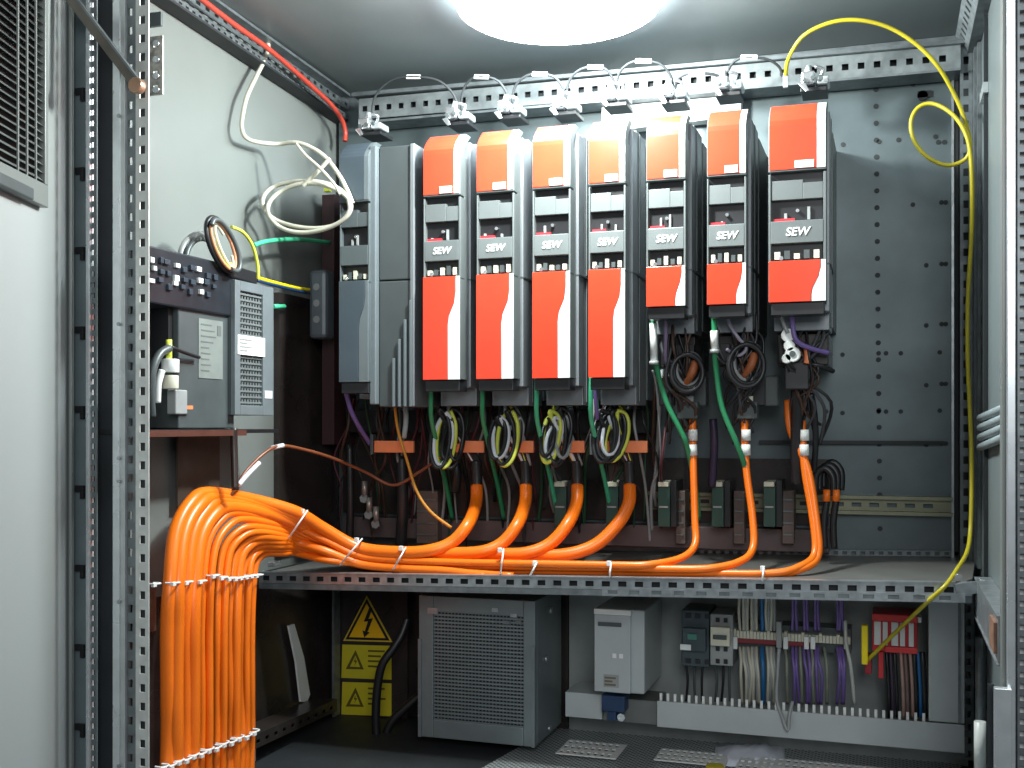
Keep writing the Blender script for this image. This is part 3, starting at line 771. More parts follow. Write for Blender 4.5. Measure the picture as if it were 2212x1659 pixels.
for k, (u, v0, v1) in enumerate([(1411, 698, 780), (1542, 715, 755)]):
    p, q = U(u, v0, 1.842), U(u + 2, v1, 1.855)
    t = thing('wire_marker', p, 'white marker clip on the green wire of the %s coloured drive' % ['fifth', 'sixth'][k], 'marker', 'white wire markers')
    MB().tube([p, q], .0062, 8).build('sleeve', white, t)
    MB().cyl(q + Vector((0, -.002, 0)), (0, 0, -1), .008, .006, 8).build('collar', wgrey, t)
wire('violet_wire', [U(1436, 668, 1.85), U(1438, 720, 1.86), U(1437, 775, 1.87), U(1448, 800, 1.9)], .0036, mat('dull violet wire', (.22, .16, .26)), 'dull violet wire right of the green wire under the fifth drive')
wire('violet_wire', [U(1568, 660, 1.86), U(1576, 700, 1.86), U(1595, 730, 1.86), U(1612, 752, 1.87), U(1595, 768, 1.87), U(1570, 755, 1.88)], .0028, mat('pale violet wire', (.36, .32, .42)), 'pale violet wire hooking below the sixth coloured drive')
wire('violet_wire', [U(1710, 655, 1.84), U(1712, 700, 1.85), U(1720, 735, 1.85), U(1750, 752, 1.86), U(1790, 762, 1.88)], .0040, pur, 'violet wire bending right under the widest red drive')
wire('grey_wire', [U(1690, 658, 1.84), U(1690, 690, 1.85), U(1702, 720, 1.85)], .0034, wgrey, 'short grey wire left of the violet wire under the widest drive')
wire('violet_wire', [U(745, 835, 1.85), U(756, 880, 1.86), U(772, 915, 1.88), U(800, 960, 1.93)], .0045, pur, 'violet wire below the slate module at far left')
wire('violet_wire', [U(1284, 830, 1.87), U(1287, 870, 1.875), U(1290, 905, 1.89)], .0034, pur, 'violet wire beside the mint green wire of the fourth drive')
wire('violet_wire', [U(1540, 905, 1.97), U(1543, 960, 1.97), U(1538, 1050, 1.98)], .007, mat('deep violet cable', (.04, .025, .06)), 'deep violet cable between the two short drives cables', None, 'cable')
wire('orange_wire', [U(852, 870, 1.88), U(860, 930, 1.89), U(878, 990, 1.89), U(900, 1060, 1.88), U(930, 1105, 1.87), U(975, 1140, 1.87)], .0028, mat('amber wire', (.62, .26, .02)), 'thin amber wire slanting down from the plain grey module')
wire('white_wire', [U(875, 870, 1.9), U(877, 905, 1.9), U(873, 945, 1.91)], .005, mat('pale grey cable', (.4, .45, .45)), 'pale grey short cable under the plain grey module')
# heavy black cable coils below the short drives
for k, (u, v, ru, rv) in enumerate([(1484, 806, 34, 40), (1612, 790, 38, 46)]):
    p = U(u, v, 1.92)
    t = thing('cable_coil', p, 'coil of black cores around a brown core below the %s coloured drive' % ['fifth', 'sixth'][k], 'cable', 'black cable coils')
    for j in range(4):
        pts = [U(u + (ru - j * 3) * math.cos(a) + j * 2, v + (rv - j * 3) * math.sin(a) - j * 4, 1.865 + .010 * j + .01 * math.cos(a)) for a in [q * math.pi / 6 for q in range(12)]]
        MB().tube(pts, .0042, 8, 4, True).build('core', black if j != 2 else wgrey, t)
    MB().tube([U(u - 4, v + 22, 1.885), U(u + 10, v, 1.88), U(u + 18, v - 26, 1.885)], .0075, 8).build('brown_core', mat('brown orange core', (.36, .10, .03)), t)
    MB().box(U(u - 18, 900, 1.92).x, U(u + 26, 900, 1.92).x, 1.905, 1.93, U(u, 905, 1.92).z, U(u, 868, 1.92).z).build('strain_relief', dgrey, t, .002)
    MB().box(U(u - 12, 862, 1.91).x, U(u + 16, 862, 1.91).x, 1.898, 1.904, U(u, 868, 1.91).z, U(u, 856, 1.91).z).build('name_label', cream if k else wgrey, t, .0005)
# plugs below the wide drive
p = U(1708, 740, 1.86)
t = thing('cable_plug', p, 'cluster of white ring plugs and black leads under the widest red drive', 'plug')
for (u, v, r) in ((1703, 725, .011), (1706, 748, .009), (1713, 766, .0125), (1700, 775, .008)):
    q = U(u, v, 1.86); MB().cyl((q.x, 1.85, q.z), (0, 1, 0), r, .014, 14).build('ring_plug', white, t, .0012)
q = U(1713, 765, 1.86); MB().cyl((q.x, 1.848, q.z), (0, 1, 0), .005, .003, 10).build('ring_hole', dgrey, t)
MB().box(U(1697, 800, 1.88).x, U(1748, 800, 1.88).x, 1.87, 1.90, U(1720, 842, 1.88).z, U(1720, 782, 1.88).z).build('plug_body', black, t, .002)
MB().tube([U(1722, 840, 1.90), U(1722, 900, 1.91), U(1721, 980, 1.92), U(1724, 1045, 1.93)], .0105, 10).build('black_lead', black, t)
MB().tube([U(1740, 785, 1.88), U(1770, 790, 1.88), U(1800, 802, 1.9)], .004, 8).build('black_lead', black, t)
MB().tube([U(1752, 850, 1.9), U(1760, 900, 1.91), U(1762, 960, 1.92), U(1757, 1020, 1.93)], .005, 8).build('black_lead', black, t)
MB().tube([U(1742, 785, 1.865), U(1744, 770, 1.865), U(1742, 752, 1.87)], .005, 8).build('orange_core', orange_d, t)
# bundle of black plugs with orange collars by the bare plate
p = U(1790, 1090, 1.98)
t = thing('cable_gland', p, 'black cable ends with orange collars beside the rail at right', 'cable ends')
pts = [U(1770, 1060, 1.99), U(1772, 1020, 1.99), U(1790, 1005, 1.99), U(1808, 1025, 1.99), U(1808, 1065, 1.99)]
for dx in (-8, 0, 8): MB().tube([x + Vector((dx * .0008, dx * .001, dx * .0006)) for x in pts], .006, 8).build('black_lead', black, t)
for u in (1786, 1806):
    MB().cyl(U(u, 1083, 1.98), (0, 0, 1), .0062, .02, 10).build('orange_collar', orange, t)
    MB().tube([U(u, 1082, 1.985), U(u - 6, 1130, 1.985), U(u - 4, 1185, 1.985)], .0058, 8).build('black_lead', black, t)
# relays on the lower rail
for k, u in enumerate((1210, 1322, 1434, 1550, 1662)):
    p = U(u, 1092, 2.0); q0, q1 = U(u - 13, 1138, 2.0), U(u + 13, 1052, 2.0)
    t = thing('relay', p, 'dark green relay with cream cap, %s from the left' % ['first', 'second', 'third', 'fourth', 'fifth'][k], 'relay', 'dark green relays on the rail')
    MB().box(q0.x, q1.x, 2.0, 2.075, q0.z, q1.z).build('case', dgreen, t, .0015)
    MB().box(q0.x + .001, q1.x - .002, 1.996, 2.07, q1.z + .0005, q1.z + .009).build('cap', cream, t, .001)
    MB().box(q1.x + .0005, q1.x + .011, 2.004, 2.075, q0.z, q1.z + .012).build('socket', black, t, .001)
    MB().box(q0.x + .003, q1.x - .003, 1.9975, 1.9995, p.z - .004, p.z - .001).build('clip', wgrey, t)
# terminal blocks between relays
for k, (ua, ub) in enumerate([(900, 945), (1460, 1480), (1585, 1608), (1690, 1715)]):
    a, b = U(ua, 1060, 2.03), U(ub, 1175, 2.03)
    t = thing('terminal_block', b, ['brown terminal block left of the first drive cable', 'brown terminal block right of the third relay', 'brown terminal block right of the fourth relay', 'brown terminal block right of the fifth relay'][k], 'terminal block', 'brown terminal blocks')
    MB().box(a.x, b.x, 2.03, 2.08, b.z, a.z).build('case', mat('brown grey case', (.14, .10, .085), .5, 0, .2), t, .001)
    mb = MB()
    for j in range(4):
        z = a.z - (a.z - b.z) * (.15 + .22 * j); mb.box(a.x + .002, b.x - .002, 2.0255, 2.0295, z - .003, z)
    mb.build('screw_row', zinc_d, t)
# tangle of dark control wires, each its own
random.seed(5)
wm = [black, mat('dark green wire', (.02, .07, .035)), mat('dark brown wire', (.06, .03, .02)), wgrey, mat('dark grey wire', (.05, .05, .055)), black, mat('maroon wire', (.09, .02, .03))]
wn = ['black', 'dark green', 'dark brown', 'grey', 'dark grey', 'black', 'maroon']
for k in range(64):
    u = 745 + k * 11.2 + random.uniform(-6, 6); j = random.randrange(len(wm))
    if u > 1400: v_top = 800
    else: v_top = 862
    e = u + random.uniform(-40, 40); ve = random.uniform(1080, 1185)
    if 600 < u:
        pts = [U(u, v_top, 1.98 + random.uniform(-.04, .05)), U(u + random.uniform(-12, 12), v_top + 50, 1.97 + random.uniform(-.03, .05)), U((u + e) / 2 + random.uniform(-25, 25), 990, 2.0 + random.uniform(-.05, .04)),
               U(e + random.uniform(-10, 10), 1060, 2.03), U(e, ve, 2.06)]
        tag(MB().tube(pts, random.uniform(.0016, .0036), 6).build('control_wire', wm[j]), wn[j] + ' control wire in the dark tangle below the drives', 'wire', wn[j] + ' control wires in the tangle')
for k in range(34):
    c_ = [1470, 1600, 1745][k % 3]; u = c_ + random.uniform(-48, 48); e = c_ + random.uniform(-30, 34)
    a_ = random.uniform(-30, 30)
    pts = [U(u, random.uniform(672, 720), 1.89), U(u + a_, random.uniform(740, 780), 1.87 + random.uniform(-.01, .02)), U(c_ + a_ * 1.3, random.uniform(800, 830), 1.88), U((u + e) / 2 - a_ * .6, random.uniform(850, 885), 1.90), U(e, random.uniform(915, 960), 1.93)]
    tag(MB().tube(pts, random.uniform(.0018, .0034), 6).build('control_wire', [black, black, wm[2], wm[4]][k % 4]), ['black', 'black', 'dark brown', 'dark grey'][k % 4] + ' control wire bunched under the three short drives', 'wire', ['black', 'black', 'dark brown', 'dark grey'][k % 4] + ' control wires under the short drives')
for k, u in enumerate((1440, 1512, 1640, 1668)):
    p = U(u, 850, 1.95)
    tag(MB().box(p.x - .012, p.x + .012, 1.94, 1.975, p.z - .022, p.z + .03).build('cable_connector', dgrey if k % 2 else black, None, .003), ['black connector body left of the first black coil', 'dark grey connector body right of the first black coil', 'black connector body right of the second black coil', 'dark grey connector body left of the widest drive leads'][k], 'connector', 'dark connector bodies')
# dark cross duct behind the tangle (wire trunking)
t = thing('dark_trunking', U(1100, 900, 2.06), 'dark slotted trunking hidden behind the wires under the drives', 'trunking')
a, b = U(745, 872, 2.04), U(1400, 940, 2.04)
MB().box(a.x, b.x, 2.045, 2.098, U(1100, 935, 2.04).z, U(1100, 885, 2.04).z).build('trough', black, t, .001)
a, b = U(740, 1195, 2.05), U(1790, 1150, 2.05)
MB().box(a.x, b.x, 2.055, 2.098, -.225, -.185).build('base_strip', mat('bounce brown strip', (.10, .07, .07), .5), t, .001)  # brown of orange bounce light put into this strip and the back sheets
MB().box(U(740, 900, 2.09).x, U(1420, 900, 2.09).x, 2.0925, 2.0985, -.18, .03).build('back_sheet', brownblk, t)
MB().box(U(1420, 900, 2.09).x + .001, U(1790, 900, 2.09).x, 2.0925, 2.0985, -.18, -.06).build('back_sheet', brownblk, t)
# vertical black sheathed cables on left of the tangle
for k, (u, v0, v1, r) in enumerate([(868, 985, 1180, .012), (755, 960, 1230, .008), (985, 1000, 1060, .010)]):
    wire('black_cable', [U(u, v0, 1.98), U(u + 2, (v0 + v1) / 2, 1.98), U(u - 2, v1, 1.99)], r, black, ['thick black cable under the widest orange clamp', 'black cable at the far left beside the dark side panel', 'short black cable left of the first drive cable'][k], None, 'cable')
for k, (u, v) in enumerate([(800, 1085), (815, 1105), (790, 1050)]):
    p = U(u, v, 1.99)
    t = thing('screw_terminal', p, 'small pale screw terminal in dark corner, %s' % ['left one beside the amber wire', 'lowest of three', 'uppermost of three'][k], 'terminal', 'pale screw terminals')
    MB().cyl((p.x, 1.985, p.z - .02), (0, 0, 1), .006, .03, 10).build('stud', mat('dull steel', (.35, .3, .27), .35, .6), t); MB().cyl((p.x, 1.98, p.z - .024), (0, 1, 0), .009, .01, 6).build('nut', zinc, t)

# ================================================================== YELLOW PATCH CORD, RED CORD, BEIGE CABLE
Yy = 1.93
yp = [(1697, 165, 1.93), (1704, 125, 1.90), (1735, 78, 1.88), (1790, 50, 1.87), (1850, 43, 1.87), (1915, 57, 1.88), (1975, 92, 1.89), (2025, 142, 1.90), (2062, 205, 1.92), (2085, 262, 1.93), (2096, 315, 1.93), (2084, 345, 1.935),
      (2045, 357, 1.94), (2002, 338, 1.94), (1974, 302, 1.94), (1968, 262, 1.94), (1984, 232, 1.94), (2015, 224, 1.935), (2054, 244, 1.925), (2082, 280, 1.92), (2096, 330, 1.92), (2100, 420, 1.93), (2098, 520, 1.95), (2091, 640, 1.96),
      (2090, 760, 1.96), (2094, 860, 1.96), (2098, 960, 1.95), (2099, 1060, 1.94), (2096, 1150, 1.92), (2088, 1195, 1.87), (2066, 1232, 1.80), (2045, 1262, 1.765), (2022, 1284, 1.765), (1995, 1308, 1.79), (1935, 1366, 1.90), (1885, 1415, 1.95), (1872, 1426, 1.96), (1868, 1410, 1.96), (1868, 1365, 1.96)]
t = thing('yellow_patch_cord', U(2096, 700, 1.96), 'long yellow patch cord with a loop, running down the right side', 'cord')
MB().tube([U(*p) for p in yp], .0034, 8, 8).build('cord', yel, t)
MB().box(U(1697, 175, 1.93).x - .004, U(1697, 175, 1.93).x + .004, 1.926, 1.934, U(1697, 190, 1.93).z, U(1697, 158, 1.93).z).build('plug', wgrey, t, .001)
MB().box(U(1861, 1390, 1.95).x, U(1875, 1390, 1.95).x, 1.945, 1.962, U(1868, 1435, 1.95).z, U(1868, 1350, 1.95).z).build('yellow_plug', yel_b, t, .002)
tag(MB().tube([UX(u, v, XL + .055) for u, v in ((420, -15), (440, 2), (505, 52), (575, 102), (630, 148), (677, 190), (715, 226), (738, 258), (746, 285), (745, 305))], .0048, 8).build('red_wire', red_w), 'red cord running along the perforated rail at top left', 'cord')
bg = thing('beige_cable', UX(620, 400, XL + .05), 'beige cable hanging from top left rail and coiled by the drives', 'cable')
def yw(u, d=.03, m=1.79):                     # depth just in front of the left wall along this column
    rr = ray(u, HV); return min(m, rr.y * ((XL + d) / rr.x))
def bz(pts, r=.0040, d=.03, m=1.79): MB().tube([U(u, v, yw(u, d, m)) for u, v in pts], r, 8, 7).build('cable', beige, bg)
bz([(574, 84), (580, 100), (572, 128), (552, 168), (533, 210), (524, 250), (522, 275), (530, 296), (552, 306), (596, 311), (640, 308), (678, 322), (708, 345), (735, 382), (752, 415), (762, 440)])
bz([(640, 310), (660, 335), (690, 362), (720, 395), (735, 420)], .0028, .05, 1.76)
bz([(712, 342), (692, 365), (668, 388), (655, 402)], .0040, .06, 1.77)
el = lambda cu, cv, ru, rv, a0, a1, n, tilt=0: [(cu + ru * math.cos(R(a)) , cv + rv * math.sin(R(a)) + tilt * math.cos(R(a))) for a in [a0 + (a1 - a0) * q / n for q in range(n + 1)]]
cp = []
for q in range(34):
    a_ = R(-8 - 22 * q); k_ = q / 33
    cp.append((661 + 9 * k_ + (99 - 13 * k_) * math.cos(a_) , 438 + 16 * k_ + (50 + 2 * math.sin(q)) * math.sin(a_) + (8 - 16 * k_) * math.cos(a_)))
MB().tube([U(u, v, yw(u, .035 + .0009 * i, 1.79 - .0009 * i)) for i, (u, v) in enumerate(cp)], .0040, 8, 5).build('cable', beige, bg)

# ================================================================== DEVICE ON THE LEFT WALL
XD = -1.02
dv = thing('inverter_unit', UX(450, 930, XD), 'dark grey inverter box with perforated panel mounted on left wall', 'inverter')
def xq(u0, u1, X, zt, zb, m, name, par, th=.002, bev=.0006):
    ya, yb = UX(u0, 700, X).y, UX(u1, 700, X).y
    return MB().box(X - th, X, ya, yb, zb, zt).build(name, m, par, bev)
zt, zb = .247, -.004
xq(386, 506, XD, .222, zb, dgrey, 'housing', dv, .078, .002)
xq(316, 505, XD + .006, .262, .178, mat('navy black top', (.016, .02, .026), .35, .1, .3), 'terminal_head', dv, .080, .003)
# dark upright between
xq(364, 384, XD - .01, .178, .085, black, 'black_bracket', dv, .06)
pm = mat('pale steel panel', (.22, .25, .265), .35, .4, .08, 30)
ya, yb = UX(508, 700, XD + .014).y, UX(591, 700, XD + .014).y
MB().box(XD - .06, XD + .004, ya, yb, .018, .238).build('grille_housing', dgrey, dv, .001)
# framed grille
X_ = XD + .014
fw = MB().box(X_ - .009, X_, ya, ya + .016, .018, .238).box(X_ - .009, X_, yb - .034, yb, .018, .238).box(X_ - .009, X_, ya + .0165, yb - .0345, .222, .238).box(X_ - .009, X_, ya + .0165, yb - .0345, .018, .034).box(X_ - .009, X_, ya + .0165, yb - .0345, .118, .146)
fw.build('grille_frame', pm, dv, .0008)
gr = MB()
for (z0, z1) in ((.034, .118), (.146, .222)):
    n = int((z1 - z0) / .0085)
    for k in range(n):
        z = z0 + (k + .5) * (z1 - z0) / n
        gr.box(X_ - .005, X_ - .003, ya + .0165, yb - .0345, z - .0015, z + .0015)
    for k in range(8):
        y = ya + .0165 + (yb - .0345 - ya - .0165) * (k + .5) / 8
        gr.box(X_ - .0065, X_ - .0052, y - .0018, y + .0018, z0, z1)
gr.build('grille', mat('grille grey', (.2, .22, .22), .4, .3, .1), dv)
MB().box(X_ + .0003, X_ + .0012, ya + .006, yb - .030, .117, .149).build('white_sticker', white, dv)
mb = MB()
for k in range(4): mb.box(X_ + .0013, X_ + .0018, ya + .012, ya + .02 + .014 * (k % 2 + 1), .123 + .006 * k, .1255 + .006 * k)
mb.build('sticker_print', wgrey, dv)
MB().box(X_ + .0003, X_ + .0012, yb - .030, yb - .006, .047, .060).build('white_sticker', white, dv)
# type plate
ya2, yb2 = UX(428, 700, XD).y, UX(480, 700, XD).y
zt2, zb2 = UX(455, 691, XD).z, UX(455, 818, XD).z
MB().box(XD + .0003, XD + .0011, ya2, yb2, zb2, zt2).build('type_plate', mat('grey type plate', (.21, .235, .22), .45, .1, .1), dv)
mb = MB()
for k in range(9):
    z = zt2 - .008 - k * (zt2 - zb2 - .012) / 9; mb.box(XD + .0012, XD + .0016, ya2 + .006, ya2 + random.uniform(.02, .048), z - .002, z)
mb.box(XD + .0012, XD + .0016, yb2 - .016, yb2 - .005, zt2 - .024, zt2 - .008)
mb.build('plate_print', mat('print grey', (.12, .135, .13)), dv)
# screws and white terminals on head
random.seed(3)
mb = MB(); mb2 = MB()
for k in range(26):
    u = 328 + (k % 9) * 17 + random.uniform(-4, 4); v = 560 + (u - 320) * .25 + (k // 9) * 22 + random.uniform(-5, 5)
    p = UX(u, v, XD + .0065)
    MB().box(p.x - .001, p.x + .004, p.y - random.uniform(.003, .009), p.y + .004, p.z - random.uniform(.002, .005), p.z + .004).build('terminal_screw' if k % 3 == 0 else 'terminal_slot', white if k % 3 == 0 else mat('steel blue terminal', (.045, .06, .08), .35, .3), dv, .0006)
MB().cyl(UX(488, 575, XD + .006), (1, 0, 0), .008, .006, 12).build('knob', mat('pale green knob', (.3, .36, .32)), dv)
# lower-left white plugs and black hoses
pl = thing('power_plug', UX(360, 860, XD), 'white plugs and looping black cable below the inverter on left', 'plug')
MB().tube([UX(328, 900, XD + .012), UX(326, 850, XD + .014), UX(330, 800, XD + .016), UX(345, 765, XD + .016), UX(366, 752, XD + .016)], .006, 10).build('black_hose', dgrey, pl)
MB().tube([UX(340, 870, XD + .012), UX(342, 830, XD + .014), UX(350, 800, XD + .016)], .005, 10).build('white_hose', white, pl)
MB().cyl(UX(368, 805, XD + .014), (0, 0, 1), .013, .020, 14).build('white_cap', white, pl, .001); MB().cyl(UX(368, 840, XD + .014), (0, 0, 1), .012, .020, 14).build('white_cap', cream, pl, .001)
MB().box(XD - .0, XD + .016, UX(360, 860, XD).y, UX(386, 860, XD).y, UX(370, 895, XD).z, UX(370, 842, XD).z).build('plug_body', wgrey, pl, .002)
MB().cyl(UX(365, 785, XD + .014), (0, 0, 1), .0045, .035, 8).build('green_core', yg, pl)
MB().box(XD, XD + .010, UX(386, 880, XD).y, UX(405, 880, XD).y, UX(390, 884, XD).z, UX(390, 876, XD).z).build('orange_latch', orange_d, pl)
MB().tube([UX(370, 750, XD + .012), UX(400, 762, XD + .012), UX(430, 772, XD + .008)], .003, 8).build('black_hose', black, pl)
# tray under it
tr = thing('support_tray', UX(420, 945, XD), 'dark tray with reddish edge carrying the inverter on left wall', 'tray')
yA, yB_ = UX(318, 940, XD + .01).y, UX(602, 940, XD + .01).y
MB().box(XL + .001, XD + .010, yA, yB_, -.012, -.0055).build('tray_sheet', black, tr, .0005)
MB().box(XD + .0102, XD + .0125, yA, UX(530, 940, XD + .01).y, -.016, -.0065).build('tray_edge', mat('reddish edge', (.12, .045, .032), .4, .2), tr)
MB().box(XL + .012, XL + .016, UX(366, 940, XL).y, UX(468, 940, XL + .01).y, -.13, -.0125).build('back_sheet', mat('brown grey sheet', (.10, .075, .06), .4, .2, .1), tr)
wire('black_conduit', [UX(505, 925, XD + .01), UX(506, 980, XD + .012), UX(508, 1060, XD + .02)], .006, mat('brown black conduit', (.03, .018, .015), .35), 'brown black conduit dropping from the inverter to the orange cables', None, 'conduit')
t = thing('brown_black_wire', UX(560, 1000, XD), 'thin brown wire arching from the orange cables to the drives', 'wire')
MB().tube([U(480, 1085, 1.60), U(505, 1062, 1.60), U(530, 1020, 1.64), U(570, 980, 1.68), U(606, 963, 1.72), U(660, 972, 1.78), U(720, 990, 1.84), U(790, 1020, 1.90), U(850, 1048, 1.92), U(905, 1020, 1.92), U(955, 985, 1.92)], .0030, 8).build('wire', mat('brown wire', (.20, .06, .025), .35), t)
MB().tube([U(515, 1048, 1.60), U(535, 1025, 1.63), U(560, 1000, 1.66)], .0042, 8).build('white_tip', wwht, t)
MB().tube([U(585, 968, 1.70), U(612, 962, 1.725)], .0040, 8).build('white_tip', wwht, t)
# wires looping above the inverter
lp = thing('wire_loops', UX(480, 560, XD), 'loops of black, orange and yellow wires above the inverter', 'wires')
def loop(cu, cv, ru, rv, tilt, m, X, r, a0=0, a1=360, nm='wire'):
    n = 12; pts = []
    for q in range(n + 1):
        a = R(a0 + (a1 - a0) * q / n); x_ = ru * math.cos(a); y_ = rv * math.sin(a)
        pts.append(UX(cu + x_ * math.cos(R(tilt)) - y_ * math.sin(R(tilt)), cv + x_ * math.sin(R(tilt)) + y_ * math.cos(R(tilt)), X + .004 * math.sin(a)))
    MB().tube(pts, r, 8).build(nm, m, lp)
loop(478, 528, 24, 62, -22, black, XD + .010, .0042); loop(482, 530, 18, 56, -22, mat('copper wire', (.55, .24, .12)), XD + .016, .0026); loop(476, 530, 12, 50, -22, yel_b, XD + .012, .0026, 60, 300)
loop(488, 530, 20, 60, -24, dgrey, XD + .02, .004, -120, 120)
loop(484, 532, 9, 48, -22, cream, XD + .014, .0024, 30, 330)
loop(432, 558, 42, 52, 0, wgrey, XD - .02, .005, 180, 340); loop(436, 562, 34, 46, 0, dgrey, XD - .01, .004, 190, 350)
MB().tube([UX(u, v, XD + .01) for u, v in ((500, 490), (525, 502), (545, 530), (556, 570), (558, 600))], .0030, 8).build('yellow_green_wire', yg, lp)
MB().slab([UX(490, 568, XD + .012), UX(556, 588, XD + .012), UX(556, 615, XD + .012), UX(496, 596, XD + .012)], (-.014, 0, 0)).build('black_plug', black, lp, .002)
MB().tube([UX(555, 600, XD + .01), UX(590, 610, XD), UX(640, 622, XD - .02), UX(668, 626, XD - .02)], .0034, 8).build('amber_wire', yel_b, lp)
MB().tube([UX(555, 606, XD + .01), UX(600, 618, XD), UX(668, 634, XD - .02)], .003, 8).build('blue_wire', nav, lp)
wire('mint_wire', [UX(548, 530, XD - .01), UX(580, 521, XD - .02), UX(640, 517, XD - .025), UX(712, 524, XD - .03)], .0042, mint, 'mint green wire running level from wire loops to the slate module', 'mint green wires')
wire('mint_wire', [UX(590, 662, XD - .01), UX(614, 662, XD - .02)], .0042, mint, 'short mint green wire stub right of the perforated panel', 'mint green wires')
MB_ = MB()
# dark corner sheet: panel above, shade drawn as dark colour below; grey module
dp = thing('panel_and_shade', UX(660, 900, XL + .03), 'black brown corner panel left of the drives, lower part painted as shade', 'panel')
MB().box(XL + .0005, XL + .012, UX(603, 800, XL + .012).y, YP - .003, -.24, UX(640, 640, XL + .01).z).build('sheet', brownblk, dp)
xa, xb = U(706, 600, 2.02).x, U(732, 600, 2.02).x
mb = MB().box(xa, xb, 2.0, 2.095, U(715, 960, 2.0).z, U(715, 420, 2.0).z).build('upright', mat('maroon black upright', (.05, .02, .022), .5), dp)
p = U(708, 408, 1.99); MB().box(p.x - .006, p.x + .006, 1.985, 1.995, p.z - .006, p.z + .006).build('yellow_green_clip', yg, dp)
sm = thing('slim_module', U(686, 730, 1.93), 'slim rounded grey module with three round emblems in the corner', 'module')
xa, xb = U(666, 650, 1.93).x, U(704, 650, 1.93).x; za, zb_ = U(686, 731, 1.93).z, U(686, 582, 1.93).z
MB().box(xa, xb, 1.93, 1.97, za, zb_).build('case', mat('blue grey case', (.11, .13, .15), .35, .1), sm, .008)
for v in (620, 655, 690):
    p = U(684, v, 1.93); mb = MB().cyl((p.x, 1.9285, p.z), (0, 1, 0), .007, .002, 14).build('emblem', wgrey, sm)

# white cover-plates between wall patches (lit wall stays bare)
# reflection streak on the dark lower left wall, drawn as a white strip
tag(MB().slab([UX(u, v, XL + .012) for u, v in ((624, 1352), (636, 1348), (657, 1420), (670, 1500), (664, 1516), (650, 1516), (640, 1430))], (-.004, 0, 0)).build('reflection_streak', white), 'narrow white strip drawn as a reflection in the dark lower left corner', 'strip')
wire('clear_hose', [UX(536, 1290, XL + .04), UX(540, 1400, XL + .04), UX(546, 1520, XL + .04), UX(548, 1660, XL + .04)], .004, wwht, 'pale thin hose behind the innermost orange cables', None, 'hose')
p = U(615, 1308, 1.95); tag(MB().cyl((p.x, 1.945, p.z), (0, 1, 0), .006, .01, 8).build('wall_bolt', steel), 'single shiny bolt in the dark area under the rail', 'bolt')
tag(MB().box(XL + .003, XL + .018, UX(318, 1300, XL + .02).y + .0, UX(340, 1300, XL + .02).y, UX(330, 1365, XL + .02).z, UX(330, 1265, XL + .02).z).build('rust_bracket', rust), 'small rust coloured bracket beside the post left of the cables', 'bracket')
p = U(592, 1216, 1.79); tag(MB().box(p.x - .008, p.x + .006, 1.78, 1.80, p.z - .006, p.z + .003).build('rail_end_bolt', steel, None, .001), 'shiny bolt at the left end of the cross rail', 'bolt')

# ================================================================== LOWER COMPARTMENT
# warning signs
YS = 2.06
ws = thing('warning_sign', U(795, 1385, YS), 'amber triangular warning sign with a lightning bolt', 'sign')
A, B, C = U(793, 1286, YS), U(848, 1387, YS), U(742, 1384, YS)
ct = (A + B + C) / 3
sc = lambda k, off: [ct + (p - ct) * k + Vector((0, off, 0)) for p in (A, B, C)]
MB().slab(sc(1, 0), (0, -.0015, 0)).build('sign_plate', mat('amber rim', (.65, .45, .04), .45), ws)
MB().slab(sc(.90, -.0017), (0, -.0004, 0)).build('black_border', black, ws)
MB().slab(sc(.74, -.0023), (0, -.0004, 0)).build('amber_field', signy, ws)
bp = [(798, 1312), (786, 1343), (795, 1342), (788, 1364), (783, 1361), (787, 1377), (799, 1366), (794, 1365), (806, 1335), (796, 1337), (805, 1313)]
MB().slab([U(u, v, YS - .0029) for u, v in bp], (0, -.0004, 0)).build('lightning_bolt', black, ws)
for k, (va, vb) in enumerate(((1392, 1466), (1473, 1545))):
    st = thing('warning_sticker', U(790, vb, YS), ['upper yellow warning sticker directly below the triangular sign', 'lower yellow warning sticker beside the black cable'][k], 'sticker', 'yellow warning stickers')
    MB().slab([U(740, va, YS), U(846, va + 3, YS), U(846, vb + 2, YS), U(738, vb - 2, YS)], (0, -.0012, 0)).build('sheet', stick, st)
    MB().slab([U(768, va + 12, YS - .0014), U(786, va + 54, YS - .0014), U(747, va + 53, YS - .0014)], (0, -.0004, 0)).build('triangle', stick_i, st)
    MB().slab([U(768, va + 24, YS - .002), U(778, va + 49, YS - .002), U(756, va + 48, YS - .002)], (0, -.0004, 0)).build('triangle_field', stick, st)
    MB().slab([U(u, v, YS - .0026) for u, v in ((768, va + 28), (764, va + 38), (768, va + 38), (765, va + 47), (772, va + 35), (768, va + 35))], (0, -.0004, 0)).build('mark', stick_i, st)
    mb = MB()
    for j in range(4):
        ux = 795
        mb.slab([U(ux, va + 12 + j * 11, YS - .0014), U(ux + [36, 28, 38, 22][j], va + 13 + j * 11, YS - .0014), U(ux + [36, 28, 38, 22][j], va + 17 + j * 11, YS - .0014), U(ux, va + 16 + j * 11, YS - .0014)], (0, -.0003, 0))
    mb.build('print_line', stick_i, st)
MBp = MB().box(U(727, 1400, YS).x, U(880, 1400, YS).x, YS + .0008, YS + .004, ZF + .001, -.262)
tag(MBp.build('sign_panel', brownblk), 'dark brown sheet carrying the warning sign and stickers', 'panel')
tag(MB().box(U(722, 1400, 2.04).x, U(727, 1400, 2.04).x, 2.03, 2.056, ZF + .001, -.262).build('panel_edge', zinc_d), 'thin vertical steel edge left of the warning signs', 'edge')
